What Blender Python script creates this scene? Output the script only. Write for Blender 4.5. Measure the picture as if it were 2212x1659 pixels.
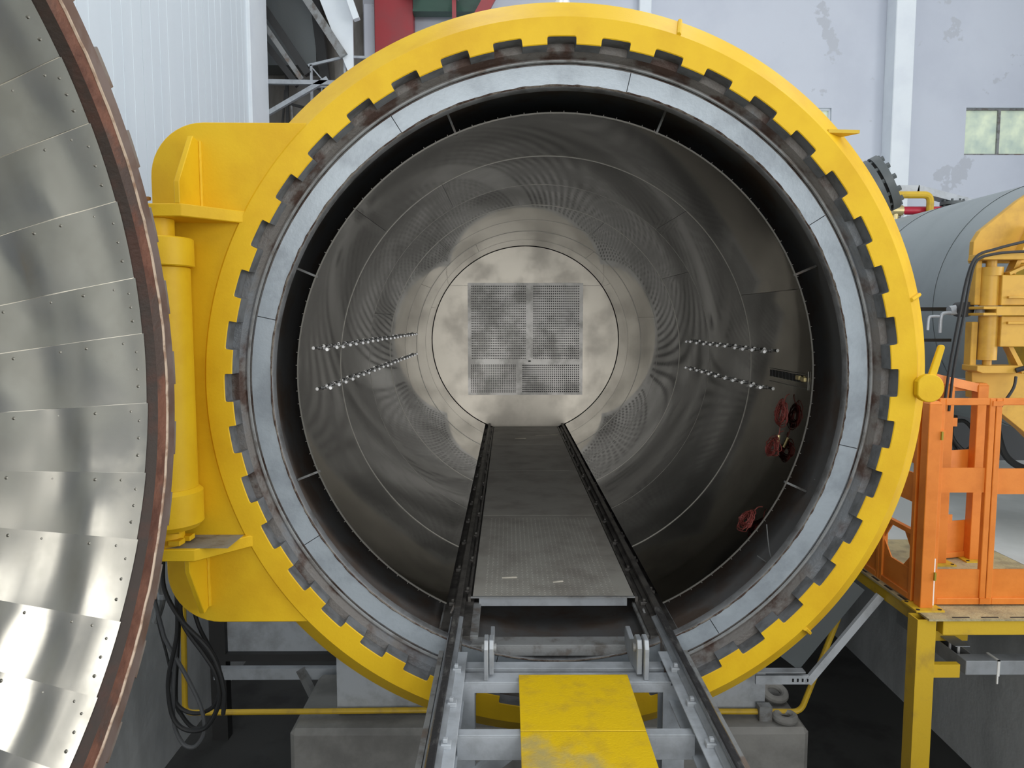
import bpy, bmesh, math, random
from mathutils import Matrix, Vector
random.seed(7)
S = bpy.context.scene
for o in list(bpy.data.objects):
    bpy.data.objects.remove(o)
COL = S.collection
PI = math.pi
rad = math.radians
cos, sin = math.cos, math.sin

# ------------------------------------------------------------------ camera
F_PX = 1606.7
PITCH, YAW = -0.0870, 0.0053
cam = bpy.data.objects.new('camera', bpy.data.cameras.new('camera'))
COL.objects.link(cam)
fw = Vector((sin(YAW)*cos(PITCH), cos(YAW)*cos(PITCH), sin(PITCH)))
rt = Vector((cos(YAW), -sin(YAW), 0))
up = rt.cross(fw)
M = Matrix((rt, up, -fw)).transposed().to_4x4()
M.translation = Vector((-0.2785, -3.8025, 0.3395))
cam.matrix_world = M
cam.data.sensor_fit = 'HORIZONTAL'
cam.data.sensor_width = 36.0
cam.data.lens = F_PX*36.0/2212.0
cam.data.clip_start = 0.05
cam.data.clip_end = 200
S.camera = cam

# ------------------------------------------------------------------ world, lamps, exposure
S.view_settings.view_transform = 'Standard'
S.view_settings.look = 'None'
S.view_settings.gamma = 1.0
S.view_settings.use_curve_mapping = False
S.view_settings.exposure = 0.0
W = bpy.data.worlds.new('hall_daylight')
S.world = W
W.use_nodes = True
bg = W.node_tree.nodes['Background']
bg.inputs[0].default_value = (0.88, 0.94, 1.0, 1)
bg.inputs[1].default_value = 1.0

def area(name, loc, target, sx, sy, power, colr=(1, 1, 1)):
    l = bpy.data.lights.new(name, 'AREA')
    l.shape = 'RECTANGLE'
    l.size = sx
    l.size_y = sy
    l.energy = power
    l.color = colr
    o = bpy.data.objects.new(name, l)
    COL.objects.link(o)
    o.location = loc
    d = Vector(target) - Vector(loc)
    o.rotation_euler = d.to_track_quat('-Z', 'Y').to_euler()
    return o
SKY_X = (-1.2, 3.2, 7.6)
for i, x in enumerate(SKY_X):
    area('roof_skylight', (x, -1.5, 8.32), (x, -1.5001, 0), 1.3, 20.0, 225, (0.97, 0.985, 1.0))
area('hall_gate_daylight', (0.5, -13.6, 2.2), (0.4, 0, 1.6), 8.0, 5.5, 760, (1.0, 0.985, 0.95))

area('side_gate_daylight', (11.95, -3.3, 2.1), (0, -3.3, 2.1), 7.5, 5.4, 690, (1.0, 0.985, 0.95))

# ------------------------------------------------------------------ materials
def lin(c):
    c = c/255.0
    return c/12.92 if c <= 0.04045 else ((c+0.055)/1.055)**2.4
def rgb(r, g, b):
    return (lin(r), lin(g), lin(b), 1)
MATS = {}
def mat(name, c1, rough=0.5, metal=0.0, c2=None, scale=4.0, lo=0.45, hi=0.65, bump=0.0, bscale=30.0,
        stretch=(1, 1, 1), bstretch=(1, 1, 1), rough2=None, detail=5.0, bdet=3.0, spec=0.5, c3=None, s3=1.5, lo3=0.5, hi3=0.7):
    if name in MATS:
        return MATS[name]
    m = bpy.data.materials.new(name)
    m.use_nodes = True
    nt = m.node_tree
    p = nt.nodes['Principled BSDF']
    p.inputs['Roughness'].default_value = rough
    p.inputs['Metallic'].default_value = metal
    p.inputs['Base Color'].default_value = c1
    tc = nt.nodes.new('ShaderNodeTexCoord')
    def noise(sc, st, det=detail):
        mp = nt.nodes.new('ShaderNodeMapping')
        mp.inputs['Scale'].default_value = st
        nt.links.new(tc.outputs['Object'], mp.inputs[0])
        n = nt.nodes.new('ShaderNodeTexNoise')
        n.inputs['Scale'].default_value = sc
        n.inputs['Detail'].default_value = det
        n.inputs['Roughness'].default_value = 0.6
        nt.links.new(mp.outputs[0], n.inputs['Vector'])
        return n
    def ramp(n, a, b):
        r = nt.nodes.new('ShaderNodeMapRange')
        r.inputs['From Min'].default_value = a
        r.inputs['From Max'].default_value = b
        r.interpolation_type = 'SMOOTHSTEP'
        nt.links.new(n.outputs['Fac'], r.inputs['Value'])
        return r
    cur = None
    p.inputs['Specular IOR Level'].default_value = spec
    if c2:
        n = noise(scale, stretch)
        r = ramp(n, lo, hi)
        mx = nt.nodes.new('ShaderNodeMix')
        mx.data_type = 'RGBA'
        mx.inputs[6].default_value = c1
        mx.inputs[7].default_value = c2
        nt.links.new(r.outputs[0], mx.inputs[0])
        cur = mx.outputs[2]
        if rough2 is not None:
            q = nt.nodes.new('ShaderNodeMapRange')
            q.inputs['To Min'].default_value = rough
            q.inputs['To Max'].default_value = rough2
            nt.links.new(r.outputs[0], q.inputs['Value'])
            nt.links.new(q.outputs[0], p.inputs['Roughness'])
        if c3:
            n3 = noise(s3, (1, 1, 1))
            r3 = ramp(n3, lo3, hi3)
            m3 = nt.nodes.new('ShaderNodeMix')
            m3.data_type = 'RGBA'
            m3.inputs[7].default_value = c3
            nt.links.new(cur, m3.inputs[6])
            nt.links.new(r3.outputs[0], m3.inputs[0])
            cur = m3.outputs[2]
        nt.links.new(cur, p.inputs['Base Color'])
    if bump:
        n = noise(bscale, bstretch, bdet)
        b = nt.nodes.new('ShaderNodeBump')
        b.inputs['Strength'].default_value = bump
        b.inputs['Distance'].default_value = 0.02
        nt.links.new(n.outputs['Fac'], b.inputs['Height'])
        nt.links.new(b.outputs[0], p.inputs['Normal'])
    MATS[name] = m
    return m

YEL = mat('yellow_paint', rgb(226, 184, 30), 0.5, 0, rgb(214, 168, 24), 2.5, 0.4, 0.7, 0.05, 60, spec=0.3)
YEL2 = mat('yellow_paint_dusty', rgb(206, 170, 40), 0.5, 0, rgb(178, 146, 52), 6, 0.5, 0.75, 0.05, 60)
YPLATE = mat('yellow_worn_plate', rgb(232, 194, 20), 0.5, 0, rgb(208, 172, 45), 7, 0.45, 0.75, 0.15, 90, c3=rgb(182, 166, 110), s3=2.6, lo3=0.55, hi3=0.75)
NOTCH = mat('bare_grey_steel', rgb(128, 130, 132), 0.5, 0.25, rgb(96, 96, 96), 9, 0.4, 0.7, 0.1, 40)
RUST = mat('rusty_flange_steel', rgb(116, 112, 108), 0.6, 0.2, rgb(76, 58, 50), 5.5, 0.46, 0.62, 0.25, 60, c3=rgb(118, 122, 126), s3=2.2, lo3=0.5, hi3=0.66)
SEALF = mat('pale_sealing_steel', rgb(162, 171, 178), 0.42, 0.3, rgb(140, 148, 155), 4, 0.4, 0.7, 0.05, 50)
LIPM = mat('flaked_edge', rgb(120, 112, 102), 0.7, 0.1, rgb(66, 46, 36), 14, 0.4, 0.6, 0.5, 50)
SHELLIN = mat('dark_shell_inside', rgb(104, 104, 104), 0.7, 0.1, rgb(96, 82, 72), 3, 0.4, 0.7)
LINER = mat('stainless_liner', (0.20, 0.196, 0.184, 1), 0.045, 1.0, (0.14, 0.137, 0.128, 1), 2.2, 0.45, 0.75, 0.018, 1.6, (1, 1, 1), (1, 1.2, 1), 0.09, bdet=1.0)
ENDM = mat('stainless_end_sheet', (0.27, 0.252, 0.22, 1), 0.32, 1.0, (0.215, 0.2, 0.175, 1), 1.6, 0.4, 0.7, 0.35, 1.5, rough2=0.38, bdet=0.6)
PERF = mat('perforated_steel', (0.25, 0.245, 0.235, 1), 0.38, 1.0, (0.14, 0.137, 0.13, 1), 2.6, 0.4, 0.65)
BLACK = mat('black_void', rgb(14, 14, 14), 0.9)
LINEEDGE = mat('bright_sheet_edge', rgb(124, 122, 116), 0.4, 0.6)
DOORS = mat('door_lining_steel', (0.29, 0.278, 0.245, 1), 0.12, 1.0, (0.24, 0.23, 0.20, 1), 3, 0.4, 0.7, 0.05, 2.0, bstretch=(1, 2.2, .5), rough2=0.20, bdet=0.5)
DRUST = mat('door_rim_rust', rgb(122, 82, 66), 0.7, 0.1, rgb(92, 58, 46), 7, 0.4, 0.65, 0.2, 50, c3=rgb(84, 70, 64), s3=3, lo3=0.5, hi3=0.62)
DDARK = mat('door_bevel_dark', rgb(60, 51, 46), 0.65, 0.2, rgb(74, 52, 44), 5, 0.45, 0.65, 0.15, 50)
DOUT = mat('door_outer_brown', rgb(128, 112, 106), 0.6, 0.15, rgb(110, 86, 74), 4, 0.4, 0.65)
SEALW = mat('pale_seal_cord', rgb(196, 176, 156), 0.6, 0, rgb(150, 120, 100), 16, 0.45, 0.65)
GREY = mat('grey_machine_paint', rgb(180, 186, 192), 0.5, 0.0, rgb(150, 154, 158), 5, 0.4, 0.7, 0.05, 40)
GREYD = mat('dusty_grey_steel', rgb(142, 144, 144), 0.55, 0.2, rgb(104, 100, 96), 8, 0.45, 0.68, 0.12, 50, c3=rgb(124, 110, 100), s3=4, lo3=0.55, hi3=0.7)
RAILM = mat('worn_rail_steel', (0.20, 0.20, 0.21, 1), 0.30, 0.85, (0.55, 0.55, 0.55, 1), 20, 0.5, 0.7, 0.15, 40, (1, .3, 1))
RAILIN = mat('dull_rail_steel', rgb(104, 101, 97), 0.5, 0.5, rgb(64, 62, 60), 8, 0.4, 0.7)
FPL = mat('chequer_plate', rgb(186, 183, 174), 0.5, 0.1, rgb(160, 154, 146), 3, 0.4, 0.7)
BARE = mat('bright_galvanised', rgb(168, 173, 178), 0.45, 0.3, rgb(150, 154, 158), 8, 0.4, 0.7)
WHITEP = mat('white_wall_panel', rgb(226, 234, 239), 0.45, 0, rgb(219, 228, 234), 1.2, 0.4, 0.7, 0.04, 18, (1, 1, .08), (1, 30, .3))
PLASTER = mat('white_plaster', rgb(204, 209, 219), 0.8, 0, rgb(196, 201, 212), 0.5, 0.4, 0.65, 0.05, 20, c3=rgb(188, 192, 200), s3=1.15, lo3=0.62, hi3=0.645)
TRIMW = mat('white_trim', rgb(232, 238, 242), 0.6, 0, rgb(224, 230, 236), 1.5, 0.4, 0.7)
NOOKM = mat('grimy_concrete', rgb(140, 138, 134), 0.85, 0, rgb(112, 108, 102), 2.5, 0.4, 0.65, stretch=(1, 1, .25))
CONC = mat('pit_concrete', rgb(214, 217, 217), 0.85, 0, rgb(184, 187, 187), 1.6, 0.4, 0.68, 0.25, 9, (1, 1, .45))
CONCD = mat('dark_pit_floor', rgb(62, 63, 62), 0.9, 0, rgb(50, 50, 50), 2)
PIERM = mat('pier_concrete', rgb(146, 145, 141), 0.9, 0, rgb(118, 117, 114), 2.2, 0.4, 0.7, 0.2, 14)
FLOORM = mat('hall_floor', rgb(196, 201, 200), 0.6, 0, rgb(178, 183, 182), 1.2, 0.4, 0.65, 0.03, 30)
YOCH = mat('ochre_paint', rgb(208, 162, 62), 0.5, 0, rgb(188, 144, 56), 5, 0.45, 0.7)
ORANGE = mat('orange_paint', rgb(222, 130, 46), 0.45, 0, rgb(208, 116, 34), 5, 0.4, 0.7, 0.04, 50)
DECKM = mat('deck_tread_plate', rgb(178, 166, 128), 0.7, 0, rgb(150, 140, 110), 9, 0.4, 0.65, 0.3, 60, c3=rgb(204, 182, 70), s3=3, lo3=0.6, hi3=0.7)
TANK = mat('tank_grey_paint', rgb(150, 158, 160), 0.55, 0, rgb(142, 150, 152), 1.5, 0.4, 0.7, 0.04, 80)
REDM = mat('red_paint', rgb(160, 52, 58), 0.45, 0, rgb(150, 60, 64), 2, 0.4, 0.7)
REDPIPE = mat('red_pipe_paint', rgb(176, 30, 56), 0.4)
GREEN = mat('dark_green_paint', rgb(38, 74, 60), 0.45, 0, rgb(30, 58, 48), 3, 0.4, 0.7)
HOSEM = mat('black_rubber', rgb(34, 35, 36), 0.55)
HOSEG = mat('grey_hose', rgb(120, 122, 122), 0.6)
BLUEM = mat('blue_hose_plastic', rgb(60, 90, 130), 0.5)
COILM = mat('red_brown_wire', rgb(118, 52, 46), 0.6)
BRASS = mat('pale_brass', rgb(206, 190, 140), 0.35, 0.7)
CHROME = mat('chrome', (0.9, 0.9, 0.9, 1), 0.3, 0.45)
DARKG = mat('dark_grey_metal', rgb(86, 92, 94), 0.5, 0.1)
DSTEEL = mat('dark_steel', rgb(54, 54, 54), 0.6, 0.2)
WPLAST = mat('white_plastic', rgb(230, 230, 226), 0.5)
SCRAP = mat('pale_scrap', rgb(206, 200, 186), 0.7)
BLK = mat('blackish_mark', rgb(40, 36, 34), 0.8)

def window_glass():
    m = bpy.data.materials.new('frosted_lit_glass')
    m.use_nodes = True
    nt = m.node_tree
    p = nt.nodes['Principled BSDF']
    p.inputs['Roughness'].default_value = 0.4
    tc = nt.nodes.new('ShaderNodeTexCoord')
    n = nt.nodes.new('ShaderNodeTexNoise')
    n.inputs['Scale'].default_value = 3.0
    n.inputs['Detail'].default_value = 3
    nt.links.new(tc.outputs['Object'], n.inputs['Vector'])
    r = nt.nodes.new('ShaderNodeValToRGB')
    r.color_ramp.elements[0].position = 0.35
    r.color_ramp.elements[0].color = rgb(176, 192, 180)
    r.color_ramp.elements[1].position = 0.7
    r.color_ramp.elements[1].color = rgb(226, 236, 206)
    nt.links.new(n.outputs['Fac'], r.inputs['Fac'])
    nt.links.new(r.outputs[0], p.inputs['Base Color'])
    nt.links.new(r.outputs[0], p.inputs['Emission Color'])
    p.inputs['Emission Strength'].default_value = 0.22
    return m
GLASS = window_glass()

# ------------------------------------------------------------------ mesh helpers
class MB:
    def __init__(self):
        self.v = []
        self.f = []
        self.m = []
    def add(self, vs, fs, mi=0):
        b = len(self.v)
        self.v += [tuple(x) for x in vs]
        for f in fs:
            self.f.append(tuple(i+b for i in f))
            self.m.append(mi)
        return self
    def box(self, x0, x1, y0, y1, z0, z1, mi=0):
        vs = [(x, y, z) for x in (x0, x1) for y in (y0, y1) for z in (z0, z1)]
        return self.add(vs, [(0, 1, 3, 2), (4, 6, 7, 5), (0, 4, 5, 1), (2, 3, 7, 6), (0, 2, 6, 4), (1, 5, 7, 3)], mi)
    def bar(self, p0, p1, w, h, mi=0, upv=(0, 0, 1)):
        p0, p1 = Vector(p0), Vector(p1)
        d = (p1-p0).normalized()
        u = Vector(upv)
        if abs(d.dot(u)) > 0.98:
            u = Vector((0, 1, 0))
        s = d.cross(u).normalized()
        u = s.cross(d)
        vs = []
        for p in (p0, p1):
            for a, b in ((-1, -1), (1, -1), (1, 1), (-1, 1)):
                vs.append(p + s*(a*w/2) + u*(b*h/2))
        return self.add(vs, [(3, 2, 1, 0), (4, 5, 6, 7), (0, 1, 5, 4), (1, 2, 6, 5), (2, 3, 7, 6), (3, 0, 4, 7)], mi)
    def cyl(self, p0, p1, r, n=16, mi=0, r1=None):
        p0, p1 = Vector(p0), Vector(p1)
        r1 = r if r1 is None else r1
        d = (p1-p0).normalized()
        u = Vector((0, 0, 1)) if abs(d.z) < 0.9 else Vector((1, 0, 0))
        s = d.cross(u).normalized()
        u = s.cross(d)
        vs = []
        for p, rr in ((p0, r), (p1, r1)):
            for i in range(n):
                a = 2*PI*i/n
                vs.append(p + s*(rr*cos(a)) + u*(rr*sin(a)))
        fs = [(i, (i+1) % n, n+(i+1) % n, n+i) for i in range(n)]
        fs += [tuple(range(n-1, -1, -1)), tuple(range(n, 2*n))]
        return self.add(vs, fs, mi)
    def tube(self, pts, r, n=8, mi=0, sm=0):
        pts = [Vector(p) for p in pts]
        if sm:
            out = []
            for i in range(len(pts)-1):
                p0, p1, p2, p3 = pts[max(i-1, 0)], pts[i], pts[i+1], pts[min(i+2, len(pts)-1)]
                for k in range(sm):
                    t = k/sm
                    out.append(0.5*((2*p1)+(p2-p0)*t+(2*p0-5*p1+4*p2-p3)*t*t+(3*p1-p0-3*p2+p3)*t**3))
            out.append(pts[-1])
            pts = out
        vs, fs = [], []
        s0 = None
        for i, p in enumerate(pts):
            d = (pts[min(i+1, len(pts)-1)]-pts[max(i-1, 0)]).normalized()
            if s0 is None:
                u = Vector((0, 0, 1)) if abs(d.z) < 0.9 else Vector((1, 0, 0))
                s0 = d.cross(u).normalized()
            else:
                s0 = (s0 - d*s0.dot(d)).normalized()
            u = s0.cross(d)
            for k in range(n):
                a = 2*PI*k/n
                vs.append(p+s0*(r*cos(a))+u*(r*sin(a)))
        for i in range(len(pts)-1):
            for k in range(n):
                fs.append((i*n+k, i*n+(k+1) % n, (i+1)*n+(k+1) % n, (i+1)*n+k))
        fs.append(tuple(range(n-1, -1, -1)))
        fs.append(tuple(range((len(pts)-1)*n, len(pts)*n)))
        return self.add(vs, fs, mi)
    def prism(self, poly, ax, d0, d1, mi=0):
        # poly in the two other axes; ax in 'xyz'
        def P(a, b, d):
            return (d, a, b) if ax == 'x' else (a, d, b) if ax == 'y' else (a, b, d)
        n = len(poly)
        vs = [P(a, b, d0) for a, b in poly]+[P(a, b, d1) for a, b in poly]
        fs = [tuple(range(n-1, -1, -1)), tuple(range(n, 2*n))]+[(i, (i+1) % n, n+(i+1) % n, n+i) for i in range(n)]
        return self.add(vs, fs, mi)
    def lathe(self, prof, n=160, a0=0.0, a1=2*PI, ax='y', mi=0, close=False, mis=None):
        # prof: (r, h) points; ax 'y': (r cos, h, r sin); ax 'x': (h, r cos, r sin); ax 'z': (r cos, r sin, h)
        full = abs(a1-a0-2*PI) < 1e-6
        cnt = n if full else n+1
        k = len(prof)
        vs = []
        for i in range(cnt):
            a = a0+(a1-a0)*i/n
            for r, h in prof:
                vs.append((r*cos(a), h, r*sin(a)) if ax == 'y' else (h, r*cos(a), r*sin(a)) if ax == 'x' else (r*cos(a), r*sin(a), h))
        b = len(self.v)
        self.v += vs
        m = k if close else k-1
        for i in range(n):
            j = (i+1) % cnt
            for q in range(m):
                w = (q+1) % k
                self.f.append((b+i*k+q, b+j*k+q, b+j*k+w, b+i*k+w))
                self.m.append(mis[q] if mis else mi)
        if close and not full:
            self.f.append(tuple(b+q for q in range(k)))
            self.m.append(mi)
            self.f.append(tuple(b+(cnt-1)*k+q for q in range(k-1, -1, -1)))
            self.m.append(mi)
        return self
    def build(self, name, mats, parent=None, smooth=True, bevel=0.0, label=None, kind=None, fix=True):
        me = bpy.data.meshes.new(name)
        me.from_pydata([tuple(x) for x in self.v], [], self.f)
        if not isinstance(mats, (list, tuple)):
            mats = [mats]
        for m in mats:
            me.materials.append(m)
        me.polygons.foreach_set('material_index', self.m)
        if fix and len(self.f) < 60000:
            b = bmesh.new()
            b.from_mesh(me)
            bmesh.ops.recalc_face_normals(b, faces=b.faces)
            if bevel:
                es = [e for e in b.edges if len(e.link_faces) == 2 and e.calc_face_angle(0) > 0.6]
                bmesh.ops.bevel(b, geom=es, offset=bevel, segments=1, affect='EDGES', profile=0.5)
            b.to_mesh(me)
            b.free()
        if smooth:
            me.polygons.foreach_set('use_smooth', [True]*len(me.polygons))
            me.set_sharp_from_angle(angle=rad(32))
        o = bpy.data.objects.new(name, me)
        COL.objects.link(o)
        if parent:
            o.parent = parent
        if label:
            o['label'] = label
        if kind:
            o['kind'] = kind
        return o

def empty(name, loc=(0, 0, 0), rz=0.0):
    o = bpy.data.objects.new(name, None)
    o.empty_display_size = 0.1
    COL.objects.link(o)
    o.location = loc
    o.rotation_euler = (0, 0, rz)
    return o
def tag(o, label, cat, group=None):
    o['label'] = label
    o['category'] = cat
    if group:
        o['group'] = group
    return o
def thing(name, label, cat, loc=(0, 0, 0), rz=0.0, group=None):
    return tag(empty(name, loc, rz), label, cat, group)
def struct(o):
    o['kind'] = 'structure'
    return o
def copy_of(o, parent, loc=None, rot=None, mw=None):
    c = o.copy()
    COL.objects.link(c)
    c.parent = parent
    if mw is not None:
        c.matrix_local = mw
    else:
        if loc is not None:
            c.location = loc
        if rot is not None:
            c.rotation_euler = rot
    return c

# ================================================================== SETTING
FZ = -1.40          # hall floor level
PZ = -3.20          # pit floor level
PXL, PXR = -3.0, 3.39
PYF, PYB = -6.6, 9.6
b = MB()
b.box(-8, PXL, -14, 12, FZ-.2, FZ)
b.box(PXR, 14, -14, 12, FZ-.2, FZ)
b.box(PXL, PXR, -14, PYF, FZ-.2, FZ)
b.box(PXL, PXR, PYB, 12, FZ-.2, FZ)
b.box(2.2, PXR, 1.95, PYB, FZ-.2, FZ)
b.box(PXR-.3, PXR, .5, 1.95, FZ-.2, FZ-.013)
struct(b.build('floor', FLOORM, smooth=False))
b = MB()
xs = [-9.0]
for x in SKY_X:
    xs += [x-.75, x+.75]
xs.append(14.0)
for i in range(0, len(xs), 2):
    b.box(xs[i], xs[i+1], -14, 12, 8.5, 8.65)
for x in SKY_X:
    b.box(x-.75, x+.75, -14, -11.7, 8.5, 8.65).box(x-.75, x+.75, 8.7, 12, 8.5, 8.65)
    for y in range(-9, 8, 3):
        b.box(x-.75, x+.75, y-.06, y+.06, 8.5, 8.65)
struct(b.build('ceiling', mat('ceiling_sheet', rgb(170, 172, 174), .7), smooth=False))
struct(MB().box(12.0, 12.2, .5, 12, FZ, 8.5).box(12.0, 12.2, -14, -7.1, FZ, 8.5).box(12.0, 12.2, -7.1, .5, 4.85, 8.5).box(12.0, 12.2, -7.1, .5, FZ, -.62).build('wall_right', PLASTER, smooth=False))
struct(MB().box(-9.2, -9.0, -14, 12, FZ, 8.5).build('wall_left_far', PLASTER, smooth=False))
struct(MB().box(-9.0, -4.3, -14.2, -14, FZ, 8.5).box(5.5, 12.0, -14.2, -14, FZ, 8.5).box(-4.3, 5.5, -14.2, -14, 5.2, 8.5).build('wall_front', PLASTER, smooth=False))
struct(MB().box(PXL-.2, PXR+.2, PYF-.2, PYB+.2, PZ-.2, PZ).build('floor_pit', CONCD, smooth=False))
struct(MB().box(PXL-.25, PXL, PYF, PYB, PZ, FZ-.2).build('wall_pit_left', CONC, smooth=False))
struct(MB().box(PXR, PXR+.25, PYF, PYB, PZ, FZ-.2).build('wall_pit_right', CONC, smooth=False))
struct(MB().box(PXL, PXR, PYF-.25, PYF, PZ, FZ-.2).build('wall_pit_front', CONC, smooth=False))
struct(MB().box(PXL, PXR, PYB, PYB+.25, PZ, FZ-.2).build('wall_pit_back', CONC, smooth=False))

# left wall of upright white sheet panels
WX = -4.2
wl = struct(empty('wall_left', (WX, 7.8, FZ)))
pw = 0.83
pm = MB()
pm.box(-.06, 0, -pw+.006, 0, 0, 9.9)
for k in range(3):
    pm.box(0, .0025, -pw+.2+k*.21, -pw+.204+k*.21, 0, 9.9)
p0 = pm.build('panel', WHITEP, wl, smooth=False)
for k in range(1, 14):
    copy_of(p0, wl, (0.004*(k % 2), -pw*k, 0))
struct(MB().box(WX-.12, WX-.03, -4, 7.8, FZ, 8.5).build('wall_left_backing', TRIMW, smooth=False))
struct(MB().box(WX-.08, WX+.05, 7.80, 8.62, FZ, 8.5).build('trim_1', TRIMW, smooth=False, bevel=.01))
b = MB().box(WX-.75, WX-.6, 8.62, 10.2, FZ, 8.5)
for k in range(11):
    b.box(WX-.6, WX-.57, 8.66+k*.14, 8.73+k*.14, FZ, 8.5)
struct(b.build('wall_nook', NOOKM, smooth=False))

# back wall with two window openings
BY = 10.2
def wall_with_holes(x0, x1, z0, z1, y0, y1, holes):
    m = MB()
    xs = sorted({x0, x1} | {h[0] for h in holes} | {h[1] for h in holes})
    for i in range(len(xs)-1):
        a, c = xs[i], xs[i+1]
        hs = [h for h in holes if h[0] <= a and h[1] >= c]
        if hs:
            m.box(a, c, y0, y1, z0, hs[0][2])
            m.box(a, c, y0, y1, hs[0][3], z1)
        else:
            m.box(a, c, y0, y1, z0, z1)
    return m
w1 = (8.14, 9.44, 3.36, 4.21)
w2 = (4.35, 5.66, 3.36, 4.20)
struct(wall_with_holes(-2.9, 14, FZ, 8.5, BY, BY+.25, [w1, w2]).build('wall_back', PLASTER, smooth=False))
struct(MB().box(WX-.75, -2.9, BY, BY+.25, FZ, 8.5).build('wall_back_nook', NOOKM, smooth=False))
for i, w in enumerate((w1, w2)):
    e = struct(empty('window_%d' % (i+1), ((w[0]+w[1])/2, BY+.1, w[2])))
    hw = (w[1]-w[0])/2
    h = w[3]-w[2]
    f = MB()
    f.box(-hw, hw, -.05, .03, h-.035, h).box(-hw, hw, -.05, .03, 0, .03)
    f.box(-hw, -hw+.03, -.05, .03, .03, h-.035).box(hw-.03, hw, -.05, .03, .03, h-.035)
    f.build('frame', TRIMW if i else GREYD, e, smooth=False)
    MB().box(-.022, .022, -.05, .02, .03, h-.035).build('mullion', GREYD, e, smooth=False)
    g = MB().box(-hw+.03, -.022, -.01, .0, .03, h-.035).build('pane', GLASS, e, smooth=False)
    copy_of(g, e, (hw-.008, 0, 0))
struct(MB().box(6.60, 6.95, 9.84, BY, FZ, 8.5).build('trim_2', TRIMW, smooth=False, bevel=.012))
struct(MB().box(2.08, 2.30, 10.06, BY, FZ, 8.5).build('trim_3', TRIMW, smooth=False, bevel=.012))
struct(MB().box(-2.86, -2.3, 10.02, BY, FZ, 5.95).build('trim_4', PLASTER, smooth=False, bevel=.012))

# ================================================================== FIRST AUTOCLAVE
ac = thing('autoclave', 'huge open yellow-ringed autoclave with a toothed mouth and steel-lined tunnel', 'autoclave', (0, 0, 0))
NT = 40
RT, RN, RO, RS = 1.692, 1.731, 1.824, 1.960
PITCH_A = 2*PI/NT
A0 = rad(90.4)
inner = []
hw = rad(2.42)
for k in range(NT):
    c = A0+k*PITCH_A
    fr = .010
    fa = fr/RN
    # notch: rises, rounded corners, floor, falls, then tooth tip
    inner.append((c-hw, RT))
    inner.append((c-hw+.0004, RN-fr))
    inner.append((c-hw+fa*.3, RN-fr*.3))
    inner.append((c-hw+fa, RN))
    for t in (-.5, 0, .5):
        inner.append((c+hw*t, RN))
    inner.append((c+hw-fa, RN))
    inner.append((c+hw-fa*.3, RN-fr*.3))
    inner.append((c+hw-.0004, RN-fr))
    inner.append((c+hw, RT))
    g = PITCH_A-2*hw
    for t in (.25, .5, .75):
        inner.append((c+hw+g*t, RT))
b = MB()
N = len(inner)
TD = .10
vs = []
for a, r in inner:
    ca, sa = cos(a), sin(a)
    for rr, y in ((r+.004, 0), (RO, 0), (RS, .17), (RS, .34), (1.765, .34), (1.765, TD), (r, TD), (r, .004)):
        vs.append((rr*ca, y, rr*sa))
fs, ms = [], []
mi = [0, 0, 0, 0, 1, 1, 1, 0]
for i in range(N):
    j = (i+1) % N
    for q in range(8):
        w = (q+1) % 8
        fs.append((i*8+q, j*8+q, j*8+w, i*8+w))
        ms.append(mi[q])
b.v, b.f, b.m = vs, fs, ms
ring = b.build('locking_ring', [YEL, NOTCH], ac)
# weld seams across the sloped rim of the ring
for a in (rad(72.0), rad(13.8), rad(-45.0)):
    ca, sa = cos(a), sin(a)
    MB().tube([((RO+.004)*ca, .0, (RO+.004)*sa), ((RO+.072)*ca, .082, (RO+.072)*sa), ((RS+.004)*ca, .168, (RS+.004)*sa)], .012, 6).build('weld_bead', YEL, ring)
# vessel flange behind the teeth, lip and shell
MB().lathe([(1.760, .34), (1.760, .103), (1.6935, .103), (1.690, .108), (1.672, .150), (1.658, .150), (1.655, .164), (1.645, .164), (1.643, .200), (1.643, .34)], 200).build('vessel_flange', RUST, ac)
MB().lathe([(1.668, .150), (1.664, .142), (1.656, .142), (1.652, .150)], 200).build('seal_bead', GREYD, ac)
fl = MB()
for k in range(8):
    a = rad(32.5+45*k)
    fl = MB().lathe([(1.540, .152), (1.641, .149), (1.641, .175), (1.540, .175)], 30, a+.0012, a+rad(45)-.0012, close=True)
    fl.build('sealing_plate', SEALF, ac)
lp = MB()
prof = []
n = 360
for i in range(n):
    a = 2*PI*i/n
    w = .006*random.random()
    for r, h in ((1.543+w*.9, .1522), (1.540, .1475-w*.5), (1.535, .150), (1.530, .158), (1.527, .19), (1.527, .20), (1.60, .24)):
        lp.v.append((r*cos(a), h, r*sin(a)))
for i in range(n):
    j = (i+1) % n
    for q in range(6):
        lp.f.append((i*7+q, j*7+q, j*7+q+1, i*7+q+1))
        lp.m.append(0 if q < 2 else 1)
lp.build('mouth_lip', [LIPM, NOTCH], ac)
MB().lathe([(1.60, .24), (1.64, .30), (1.64, 8.75), (.02, 9.3)], 96).build('shell_inside', SHELLIN, ac)
MB().lathe([(1.752, .34), (1.752, 8.5), (1.5, 9.0), (.9, 9.35), (.02, 9.45)], 96).build('shell', GREY, ac)
# struts holding the liner
for k in range(8):
    a = rad(23.3+44.6*k)
    MB().bar((1.495*cos(a), .53, 1.495*sin(a)), (1.635*cos(a), .53, 1.635*sin(a)), .012, .02, upv=(0, 1, 0)).build('strut', GREYD, ac)
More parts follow.
